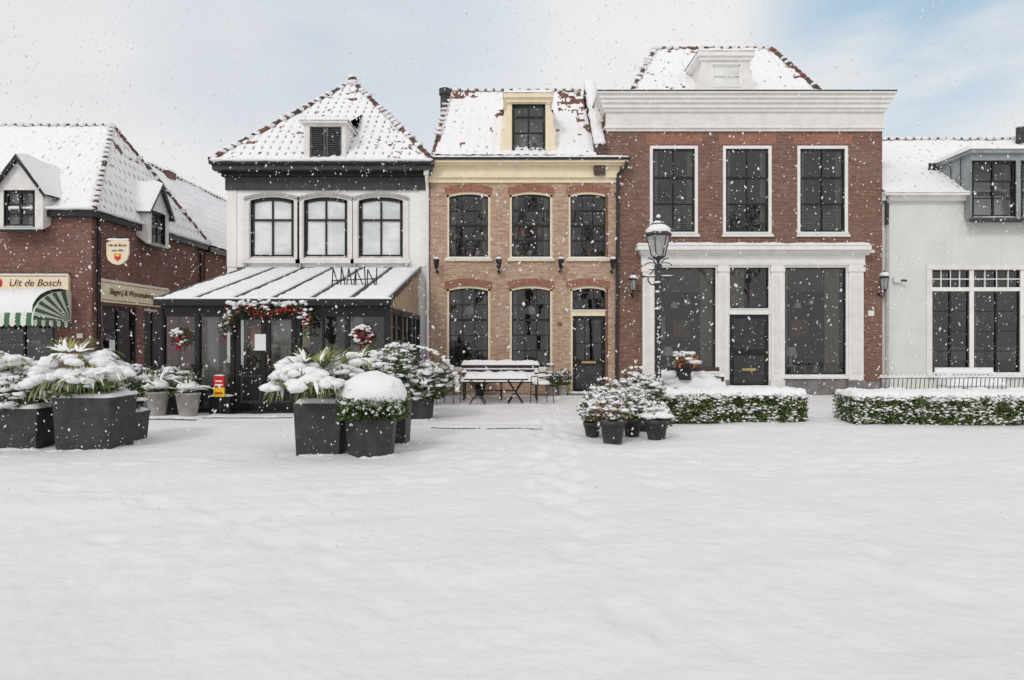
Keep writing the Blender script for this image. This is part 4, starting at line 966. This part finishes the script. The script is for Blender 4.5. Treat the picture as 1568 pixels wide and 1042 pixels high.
e=empty('octagonal_planter_with_shrub',(-1.8,8.95,0)); p=P(); cx=X(568,8.95); 
hex_planter(p,cx,8.98,.345,.53); p.obj('planter',e)
p=P(); c=(cx+.02,8.98,.68)
for _ in range(4200):
    t=U(0,6.283); rr=U(.30,.43); z=U(-.19,.08); 
    p.leaf((c[0]+rr*math.cos(t),c[1]+rr*math.sin(t),c[2]+z),(math.cos(t),math.sin(t),U(-.8,.6)),U(.04,.075),.015,random.choice(('leaf_a','leaf_b','leaf_dark','leaf_b')))
for _ in range(90):
    t=U(3.1,6.3); p.blob((c[0]+.42*math.cos(t),c[1]+.42*math.sin(t),c[2]+U(-.13,.0)),U(.012,.028),sub=1)
p.blob((c[0],c[1],c[2]-.06),(.36,.36,.2),'leaf_dark',2); dome(p,(c[0],c[1],c[2]+.05),(.46,.43,.37))
for _ in range(16):
    t=U(0,6.28);p.blob((c[0]+.3*math.cos(t),c[1]+.28*math.sin(t),c[2]+U(.1,.24)),(U(.07,.13),U(.07,.13),U(.05,.08)),am=.4)
p.obj('snow_covered_shrub',e)
e=empty('square_planter_with_palm',(-2.6,9.2,0)); p=P(); sq_planter(p,X(449,8.85),X(525,8.85)-.03,8.85,9.4,.67); p.obj('planter',e,.008)
p=P(); palm(p,(X(480,9.15),9.12,.78),13,.42,.42)
for az in(-2.6,-2.0,-1.2,3.1): fan(p,(X(475,9.1)+.24*math.cos(az),9.1+.2*math.sin(az),1.06),az,.2,.38,16,'leaf_b',2.2,.9)
for k in range(4): 
    az=1.2+U(-1.3,1.5); q=(X(485,9.2)+.28*math.cos(az),9.2,1.2); p.cyl((X(480,9.15),9.15,.8),q,.014,.009,5,'leaf_yellow'); fan(p,q,az,.9,.32,14,'leaf_yellow' if k%2 else 'leaf_b',.5,.3)
sprig_bush(p,(X(520,9.2),9.2,.85),(.25,.2,.2),300,30); p.obj('palm',e)
e=empty('planter_with_evergreen',(-1.6,10,0)); p=P(); sq_planter(p,X(560,9.9),X(625,9.9),9.75,10.3,.62); p.obj('planter',e,.008)
p=P(); c=(X(585,10),10.0,.95); sprig_bush(p,c,(.42,.3,.36),2200,190,sn=(.03,.07)); palm(p,(X(540,10),10.0,.9),8,.34,.36); p.obj('snow_laden_shrub',e)
e=empty('snow_laden_bush',(-1.6,13,0)); p=P()
for u,v,r in((600,575,.55),(635,590,.45),(655,585,.38),(610,553,.35)):
    sprig_bush(p,(X(u,13),13,Z(v,13)),(r,.4,r*.85),1500,230,leafm=('leaf_dark','leaf_a','leaf_b','twig'),sn=(.03,.08),ls=.09)
for _ in range(120):
    a=U(-.1,3.2); b_=Vector((X(625,13),13,.3)); q=b_+Vector((math.cos(a)*.95,U(-.3,.3),.3+math.sin(a)*.8)); p.cyl(b_,q,.01,.004,4,'twig'); p.blob(q,(U(.03,.06),.04,.025),sub=1)
for u in(600,645): hex_planter(p,X(u,13),13,.25,.4,n=12)
p.obj('bush',e)
e=empty('large_square_planter_with_palm',(-5.9,9.6,0)); p=P(); sq_planter(p,X(78,9.2),X(168,9.2)-.02,9.22,9.9,.71); p.obj('planter',e,.008)
p=P(); palm(p,(X(122,9.5),9.55,.83),11,.44,.46)
for az in(-2.7,-1.9,-1.3,-.6,0): fan(p,(X(122,9.5)+.25*math.cos(az),9.5+.2*math.sin(az),1.04),az,.2,.45,18,'leaf_b',2.3,.95)
for k in range(6): 
    az=1.57+U(-1.5,1.5); q=(X(108,9.6)+.25*math.cos(az),9.7,1.32); p.cyl((X(122,9.5),9.6,.85),q,.014,.009,5,'leaf_yellow'); fan(p,q,az,.9,.34,14,'leaf_yellow' if k%2 else 'leaf_b',.4,.3)
sprig_bush(p,(X(122,9.5),9.5,.86),(.42,.34,.2),700,40); p.obj('palm',e)
e=empty('square_planter_with_shrub',(-6.9,9.5,0)); p=P(); sq_planter(p,X(-25,9.3),X(52,9.3),9.35,9.95,.55); p.obj('planter',e,.008)
p=P(); sprig_bush(p,(X(15,9.6),9.6,.74),(.46,.36,.26),1900,150); dome(p,(X(20,9.6),9.6,.86),(.34,.28,.15)); palm(p,(X(15,9.7),9.75,.85),9,.42,.42); p.obj('shrub',e)
e=empty('small_planter_with_evergreen',(-5.5,10.2,0)); p=P(); sq_planter(p,X(150,10),X(202,10),10.0,10.5,.42); p.obj('planter',e,.008)
p=P(); sprig_bush(p,(X(180,10.2),10.2,.62),(.34,.28,.22),1500,60,leafm=('leaf_a','leaf_dark','leaf_b')); sprig_bush(p,(X(172,10.2),10.2,.9),(.36,.3,.26),900,120); fan(p,(X(165,10.1),10.1,1.12),-.6,.2,.42,16,'leaf_b',2,.95);fan(p,(X(165,10.1),10.1,1.12),-2,.2,.4,16,'leaf_b',2,.95); p.obj('shrub',e)
def tall_pot(name,u,Yp,h,r,m,bush):
    e=empty(name,(X(u,Yp),Yp,0)); p=P(); cx=X(u,Yp); p.lathe(cx,Yp,[(r*.68,0),(r,h-.04),(r*1.05,h-.04),(r*1.05,h),(r*.9,h),(r*.88,h-.05)],18,m); p.lathe(cx,Yp,[(r*.88,h-.04),(.01,h-.03)],18,'twig'); p.obj('pot',e)
    p=P(); bush(p,cx,Yp,h); p.obj('plant',e)
def yucca(p,cx,Y,h):
    for k in range(40): strap(p,(cx,Y,h),U(0,6.28),U(.2,1.4),U(.35,.6),.026,U(.8,2.0),random.choice(('leaf_b','leaf_yellow','leaf_a')),.6)
    dome(p,(cx,Y,h+.1),(.2,.2,.14))
def shr(p,cx,Y,h): sprig_bush(p,(cx,Y,h+.2),(.3,.27,.24),1000,80)
tall_pot('taupe_pot_with_yucca',241,13.0,.52,.2,'pot_taupe',yucca); tall_pot('taupe_pot_with_yucca',288,13.0,.5,.22,'pot_taupe',yucca); tall_pot('dark_pot_with_shrub',262,13.5,.5,.22,'planter_dark',shr); 
tall_pot('taupe_pot_with_shrub',220,13.6,.45,.2,'pot_taupe',shr)
e=empty('red_yellow_sign',(X(334,13.4),13.4,0)); p=P(); Yp=13.4; q=lambda u:X(u,Yp); w=lambda v:Z(v,Yp)
p.box(q(327),q(343),Yp,Yp+.05,w(594),w(576),'sign_red');p.box(q(327),q(343),Yp+.001,Yp+.05,w(608),w(594)-.001,'sign_yellow'); p.box(q(329),q(341),Yp-.004,Yp-.001,w(591),w(588.5),'white_poster'); p.box(q(330),q(340),Yp-.004,Yp-.001,w(585),w(583),'white_poster'); p.box(q(329),q(341),Yp-.004,Yp-.001,w(604),w(601),'sign_red')
p.box(q(318),q(350),Yp+.06,Yp+.3,0,w(608),'black_paint'); p.cap(q(318),q(350),Yp+.06,Yp+.3,w(608),.04); p.cyl((q(335),Yp+.05,0),(q(335),Yp+.05,w(578)),.02,.02,6,'dark_grey'); p.roll((q(327),Yp+.02,w(575.5)),(q(343),Yp+.02,w(575.5)),.025)
p.obj('sign_panel',e)
def hedge(name,x0,x1,y0,y1,h):
    e=empty(name,((x0+x1)/2,(y0+y1)/2,0)); p=P()
    p.box(x0+.05,x1-.05,y0+.06,y1-.05,-.05,h-.04,'leaf_dark')
    A=(x1-x0)*h; n=int(A*4600)
    for _ in range(n):
        x=U(x0,x1);z=U(0,h); yy=y0+.06*N3(x*3,z*3,1)+.035*N3(x*9,z*9,4)+U(-.02,.07); q=R()
        wht=.17+.6*N3(x*5,z*6,7)+.12*(z/h>.75)
        if q<wht*.55: s_=U(.012,.032); p.blob((x,yy-.01,z),(s_*1.4,s_,s_*.6),sub=1)
        else: p.leaf((x,yy,z),(U(-1,1),U(-1,-.1),U(-.6,1)),U(.035,.065),.013,random.choice(('leaf_a','leaf_b','leaf_dark','leaf_b','leaf_yellow') if q>.3 else ('leaf_a','leaf_b')))
    for xe in(x0,x1):
        for _ in range(int((y1-y0)*h*2600)):
            p.leaf((xe+U(-.04,.04),U(y0,y1),U(0,h)),(U(-1,1),U(-1,1),U(-.6,1)),U(.035,.06),.012,random.choice(('leaf_a','leaf_b','leaf_dark')))
            if R()<.08: p.blob((xe+U(-.02,.04),U(y0,y1),U(0,h)),U(.015,.03),sub=1)
    for _ in range(int((x1-x0)*70)): p.blob((U(x0,x1),y0+U(-.03,.05),h-U(-.02,.07)),(U(.03,.06),U(.02,.04),U(.02,.03)),sub=1)
    p.cap(x0-.02,x1+.02,y0-.03,y1+.03,h-.02,.10,res=.04,am=.55)
    p.obj('foliage_and_snow',e)
hedge('clipped_hedge',X(1008,12.35),X(1235,12.35),12.35,13.0,.52); hedge('clipped_hedge',X(1311,12.1),9.9,12.1,12.9,.50)
e=empty('snowy_pot_plants',(1.9,11.8,0)); p=P()
def pot(cx,Y,r,h): 
    p.lathe(cx,Y,[(r*.72,-.02),(r*.95,h-.06),(r*1.03,h-.06),(r*1.05,h),(r*.9,h),(r*.85,h-.04)],16,'planter_dark'); p.lathe(cx,Y,[(r*.87,h-.03),(.01,h-.02)],16,'twig')
for u,v,r,h_ in((938,679,.19,.31),(1005,674,.18,.29),(968,668,.15,.26),(907,668,.14,.2),(985,660,.2,.35)):
    Yp=1567.5/(v-521)+r; pot(X(u,Yp),Yp,r,h_)
p.obj('pots',e); p=P()
for u,v,Yp,r in((935,632,10.3,.28),(1006,640,10.5,.2),(968,625,10.9,.27),(910,630,10.9,.22),(975,600,12.0,.36),(925,612,11.6,.3),(995,600,12.0,.25)):
    sprig_bush(p,(X(u,Yp),Yp,Z(v,Yp)),(r,r*.8,r*.75),600,95,leafm=('leaf_b','leaf_a','twig','leaf_yellow','leaf_dark'),ls=.06,sn=(.022,.06))
    for _ in range(18):
        a=U(.2,2.9); b_=Vector((X(u,Yp),Yp,Z(v,Yp)-r*.6)); q2=b_+Vector((math.cos(a)*r*1.3,U(-.1,.1),math.sin(a)*r*1.8)); p.cyl(b_,q2,.006,.003,4,'twig'); p.blob(q2,U(.015,.035),sub=1)
for _ in range(36): p.blob((X(U(905,960),10.2),10.12,Z(U(615,645),10.2)),.014,'warm_decor',1,.1)
dome(p,(X(1006,10.5),10.5,.33),(.26,.22,.1)); dome(p,(X(970,12.1),12.1,.58),(.42,.3,.16)); p.obj('plants',e)
# ================================================================== STREET LAMP
e=empty('street_lamp',(X(1008,12.9),13.15,0)); p=P(); Yl=13.15; cx=X(1008,Yl); z=lambda v:Z(v,Yl); m='lamp_iron'
p.lathe(cx,Yl,[(.15,0),(.15,.1),(.12,.14),(.10,.42),(.07,.48),(.10,.52),(.06,.6),(.05,.68),(.045,z(482)),(.065,z(479)),(.078,z(474)),(.055,z(470)),(.066,z(462)),(.08,z(452)),(.052,z(445)),(.045,z(440)),(.085,z(437)),(.085,z(433)),(.035,z(430)),(.028,z(412)),(.055,z(408)),(.026,z(404)),(.04,z(399)),(.09,z(396))],16,m)
for i in range(8):
    t=i*math.pi/4; p.cyl((cx+.05*math.cos(t),Yl+.05*math.sin(t),.7),(cx+.045*math.cos(t),Yl+.045*math.sin(t),z(483)),.008,.007,4,m)
p.cyl((cx-.28,Yl,z(424)),(cx+.28,Yl,z(424)),.015,.015,6,m)
for s_ in(-1,1):
    p.blob((cx+s_*.29,Yl,z(424)),.03,m,1,0); p.roll((cx+s_*.05,Yl,z(422.5)),(cx+s_*.28,Yl,z(422.5)),.022)
    sc=[(cx+s_*q,Yl,z(v)) for q,v in((.05,437),(.14,436),(.2,430),(.19,422),(.13,418),(.07,412),(.05,404),(.1,398),(.2,395))]; p.tube(sc,.013,6,m)
    sc=[(cx+s_*.13*math.cos(t)+s_*.14,Yl,z(408)+.07*math.sin(t)) for t in np.linspace(0,5,9)]; p.tube(sc,.01,5,m)
p.obj('post',e); p=P()
p.lathe(cx,Yl,[(.11,z(396)),(.125,z(393))],6,m,sm=False); p.lathe(cx,Yl,[(.12,z(393)),(.225,z(362))],6,'lamp_glass',sm=False)
for i in range(6):
    t=2*math.pi*i/6; c_,s_=math.cos(t),math.sin(t); p.cyl((cx+.124*c_,Yl+.124*s_,z(394)),(cx+.23*c_,Yl+.23*s_,z(361)),.011,.011,5,m)
p.lathe(cx,Yl,[(.24,z(362.5)),(.265,z(360)),(.25,z(357)),(.14,z(349)),(.13,z(346)),(.15,z(344)),(.09,z(340)),(.04,z(337)),(.05,z(334)),(.015,z(329))],6,m,sm=False)
p.lathe(cx,Yl,[(.04,z(392)),(.045,z(372)),(.02,z(368))],8,'white_paint')
v,f=ICO[3]; p.add([(cx+q.x*.235*(1+.1*N3(q.x*3,q.y*3,q.z*3)),Yl+q.y*.235*(1+.1*N3(q.x*3,q.y*3,q.z*3)),z(356)+(max(q.z,-.1))*.17) for q in v],f,'snow',True); p.blob((cx,Yl,z(343)),(.12,.12,.06)); p.blob((cx,Yl,z(333)),(.045,.045,.06))
p.obj('lantern',e); p=P()
for v_,r in((436,.08),(476,.07),(396,.08),(450,.05)): p.blob((cx-.02,Yl-.03,z(v_-3)),(r,r,.03),sub=1)
for _ in range(60): 
    zq=U(.5,z(440)); p.blob((cx+U(-.03,.03),Yl-.055,zq),(.012,.01,.02),sub=1)
p.obj('snow_bits',e)
# ================================================================== FURNITURE
def slat_bench(name,x0,x1,Yb,seat=.45,back=.85,m='wood_dark'):
    e=empty(name,((x0+x1)/2,Yb,0)); p=P()
    for k in range(4): p.box(x0,x1,Yb-.5+k*.12,Yb-.4+k*.12,seat-.03,seat,m)
    for k in range(3): p.box(x0,x1,Yb,Yb+.03,seat+.08+k*.12,seat+.17+k*.12,m)
    for x in(x0+.05,x1-.1,(x0+x1)/2):
        p.box(x,x+.05,Yb-.48,Yb-.43,0,seat-.031,m);p.box(x,x+.05,Yb+.031,Yb+.07,0,back,m); 
        if x!=(x0+x1)/2: p.box(x,x+.05,Yb-.5,Yb+.03,seat+.2,seat+.23,m); p.cap(x-.03,x+.08,Yb-.5,Yb+.03,seat+.23,.06); p.box(x,x+.05,Yb-.48,Yb-.43,seat,seat+.2,m)
    p.obj('bench_frame',e); p=P(); p.cap(x0-.02,x1+.02,Yb-.53,Yb,seat,.2,am=.4); p.cap(x0-.02,x1+.02,Yb-.05,Yb+.1,back-.02,.12)
    for k in range(2): p.roll((x0,Yb-.02,seat+.18+k*.12),(x1,Yb-.02,seat+.18+k*.12),.025)
    p.obj('snow',e)
slat_bench('garden_bench',X(706,17.2),X(826,17.2),17.5,.46,.88)
def table(name,x0,x1,Ya,Yb,h,m='wood_dark'):
    e=empty(name,((x0+x1)/2,(Ya+Yb)/2,0)); p=P(); n=5
    for k in range(n): 
        y=Ya+(Yb-Ya)*k/n; p.box(x0,x1,y,y+(Yb-Ya)/n-.012,h-.035,h,m)
    for x in(x0+.3,x1-.3):
        for s_ in (-1,1): 
            p.cyl((x+s_*.18,Ya+.06,.0),(x-s_*.18,Ya+.06,h-.05),.016,.016,6,'black_paint'); p.cyl((x+s_*.18,Yb-.06,.0),(x-s_*.18,Yb-.06,h-.05),.016,.016,6,'black_paint')
    p.cyl((x0+.3,(Ya+Yb)/2,h*.5),(x1-.3,(Ya+Yb)/2,h*.5),.014,.014,6,'black_paint')
    p.obj('table_frame',e); p=P(); p.cap(x0-.01,x1+.01,Ya-.01,Yb+.01,h,.13); p.obj('snow',e)
table('garden_table',X(711,15.9),X(809,15.9),15.85,16.5,.60)
def chair(name,cx,Yc,rot):
    e=empty(name,(cx,Yc,0)); p=P(); c_,s_=math.cos(rot),math.sin(rot)
    def W(x,y,z): return (cx+x*c_-y*s_,Yc+x*s_+y*c_,z)
    m='black_paint'
    for x in(-.19,.19): p.tube([W(x,-.2,0),W(x,-.18,.45)],.011,6,m); p.tube([W(x,.24,0),W(x,.2,.45),W(x,.24,.9)],.011,6,m)
    for x in(-.19,.19): p.tube([W(x,-.18,.62),W(x,.22,.65)],.011,6,m); p.tube([W(x,-.18,.45),W(x,-.18,.62)],.011,6,m); p.tube([W(x,-.19,.2),W(x,.22,.2)],.008,5,m)
    p.tube([W(-.19,-.19,.2),W(.19,-.19,.2)],.008,5,m)
    for z_q in(.9,.72,.56): p.tube([W(-.19,.22,z_q),W(.19,.22,z_q)],.011,6,m)
    for k in range(1,6): p.tube([W(-.19+.38*k/6,.21,.56),W(-.19+.38*k/6,.24,.9)],.007,5,m)
    for k in range(5): p.lbox(W,-.2,.2,-.2+k*.085,-.2+k*.085+.06,.44,.455,m)
    v,f=ICO[3]; p.add([W(q.x*.21*(abs(q.x)**-.25 if abs(q.x)>.05 else 1),q.y*.2*(abs(q.y)**-.25 if abs(q.y)>.05 else 1),.455+max(q.z,0)*.12) for q in v],f,'snow',True)
    p.roll(W(-.2,.23,.92),W(.2,.23,.92),.04); p.roll(W(-.2,.21,.74),W(.2,.21,.74),.028); p.roll(W(.19,-.18,.65),W(.19,.2,.68),.03);p.roll(W(-.19,-.18,.65),W(-.19,.2,.68),.03)
    p.obj('metal_frame_and_snow',e)
chair('garden_chair',X(688,16.1),16.15,1.2); chair('garden_chair',X(829,16.1),16.15,-1.2)
slat_bench('snowy_bench',X(1022,14.6),X(1106,14.6),14.8,.5,.72)
e=empty('flower_pot_on_bench',(X(1047,14.3),14.35,.6)); p=P(); c=X(1048,14.35)
p.lathe(c,14.35,[(.13,.66),(.2,.92),(.21,.92),(.21,.96)],12,'planter_dark'); sprig_bush(p,(c,14.35,1.07),(.25,.2,.15),900,22,ls=.06); 
for _ in range(110): p.blob((c+U(-.23,.23),14.2+U(-.05,.1),1.04+U(-.11,.12)),U(.014,.026),'warm_decor',1)
for _ in range(9): p.blob((c+U(-.16,.16),14.33,1.19+U(-.02,.04)),(U(.05,.09),.08,U(.03,.05)),am=.4)
for _ in range(14): p.blob((X(U(1014,1066),14.5),14.45+U(-.15,.15),.6+U(0,.2)),(U(.1,.2),.16,U(.08,.13)),am=.4)
p.obj('pot_and_flowers',e)
for u,Yp,h_ in((862,18.2,.3),(846,18.25,.25),(735,18.2,.3)):
    tall_pot('doorstep_pot_plant',u,Yp,h_,.14,'pot_taupe' if u!=735 else 'planter_dark',lambda p,cx,Y,h:sprig_bush(p,(cx,Y,h+.17),(.22,.2,.2),500,40,sn=(.025,.05)))
e=empty('garden_railing',(11,14.5,0)); p=P(); Yr=14.6; xa=X(1345,Yr)
for k in range(0,46):
    x=xa+k*.1; p.cyl((x,Yr+.01*k,0),(x+.06,Yr+.01*k,.72),.008,.008,5,'dark_grey'); p.blob((x+.06,Yr+.01*k,.73),(.03,.03,.03),sub=1)
for zq in(.2,.68): p.cyl((xa,Yr,zq),(xa+4.6,Yr+.46,zq),.012,.012,6,'dark_grey'); p.roll((xa,Yr,zq+.02),(xa+4.6,Yr+.46,zq+.02),.028)
p.obj('rails',e)
slat_bench('white_garden_bench',X(1440,16.4),X(1530,16.4),16.6,.42,.7,m='white_paint')
# bare trees of the square behind the viewer (they reflect in the panes)
def tree(x,y,hh,sd):
    rr=random.Random(sd); p=P()
    def br(a,d,L,r,lv):
        b_=a+d*L; p.cyl(a,b_,r,r*.68,5 if lv>1 else 8,'bark',caps=False)
        if lv>=6: return
        for _ in range(3 if lv<3 else 2):
            nd=(d+Vector((rr.uniform(-1,1),rr.uniform(-1,1),rr.uniform(-.25,.75)))*.65).normalized(); br(b_,nd,L*rr.uniform(.68,.85),r*.62,lv+1)
    br(Vector((x,y,-.1)),Vector((0,0,1)),hh*.27,.2,0); p.obj('bare_tree')
tree(-9,-9,11,1);tree(-3.5,-11,12,2); tree(3,-9,11,3);tree(9,-10,12,4);tree(15,-8,11,5); tree(-15,-8,11,6)
# ================================================================== FALLING SNOW
p=P(); OCT=[(1,0,0),(-1,0,0),(0,1,0),(0,-1,0),(0,0,1),(0,0,-1)]; OF=[(0,2,4),(2,1,4),(1,3,4),(3,0,4),(2,0,5),(1,2,5),(3,1,5),(0,3,5)]
for _ in range(13000):
    y=3.0+15.2*R()**.75; x=U(-.85,.85)*y; z0=U(.1,1.6+.55*y); r=(.0035+.0085*R()**3)*(.6+y/16); st=U(1,1.9); tl=U(-.5,.7)
    p.add([(x+a*r+c*r*tl*st,y+b_*r,z0+c*r*st) for a,b_,c in OCT],OF,'snow',True)
p.obj('falling_snow')
# ================================================================== WORLD / LIGHT / CAMERA
w=bpy.data.worlds.new('World'); scene.world=w; w.use_nodes=True; nt=w.node_tree; bg=nt.nodes['Background']
sky=nt.nodes.new('ShaderNodeTexSky'); sky.sky_type='NISHITA'; sky.sun_disc=False; sky.sun_elevation=math.radians(38); sky.sun_rotation=math.radians(205); sky.air_density=1.0; sky.dust_density=.6
tc=nt.nodes.new('ShaderNodeTexCoord'); vec=tc.outputs['Generated']
mp=nt.nodes.new('ShaderNodeMapping'); mp.inputs['Scale'].default_value=(1,1,2.6); mp.inputs['Location'].default_value=(.35,.1,.2); nt.links.new(vec,mp.inputs[0])
n1=noi(nt,2.2,7,mp.outputs[0],.52)
def spot(d,inner,outer):
    v=nt.nodes.new('ShaderNodeVectorMath'); v.operation='DOT_PRODUCT'; nt.links.new(vec,v.inputs[0]); v.inputs[1].default_value=Vector(d).normalized(); return ramp(nt,v.outputs['Value'],math.cos(math.radians(outer)),math.cos(math.radians(inner)))
s1=spot((.50,.819,.42),1,13); s2=spot((-.13,.9,.42),1,13); s3=spot((-.36,.9,.38),1,9)
gap=math_(nt,'ADD',math_(nt,'ADD',math_(nt,'MULTIPLY',s1,.8),math_(nt,'MULTIPLY',s2,.32)),math_(nt,'MULTIPLY',s3,.2))
br_=math_(nt,'MULTIPLY',gap,ramp(nt,n1,.33,.58))
n2=ramp(nt,noi(nt,2.6,6,mp.outputs[0],.5),.3,.7)
cl=mixc(nt,n2,(7.7,7.75,7.95),(8.6,8.55,8.55))
blue=mixc(nt,.25,sky.outputs[0],(3.9,6.6,8.5))
blue=mixc(nt,.5,blue,(3.9,6.6,8.5))
nt.links.new(mixc(nt,math_(nt,'ADD',br_,.01),cl,blue),bg.inputs[0]); bg.inputs[1].default_value=.1
l=bpy.data.lights.new('sun','SUN'); l.energy=1.0; l.angle=math.radians(12); l.color=(1,.955,.90); lo=bpy.data.objects.new('sun',l); scene.collection.objects.link(lo)
d=Vector((math.sin(math.radians(205))*math.cos(math.radians(38)),math.cos(math.radians(205))*math.cos(math.radians(38)),math.sin(math.radians(38)))); lo.rotation_euler=d.to_track_quat('Z','Y').to_euler()
c=bpy.data.cameras.new('camera'); c.sensor_width=36; c.lens=36*F/1568; c.clip_end=2000; c.clip_start=.05; co=bpy.data.objects.new('camera',c); co.location=(0,0,CAMZ); co.rotation_euler=(math.pi/2,0,0); scene.collection.objects.link(co); scene.camera=co
scene.view_settings.view_transform='Standard'; scene.view_settings.look='None'; scene.view_settings.exposure=0
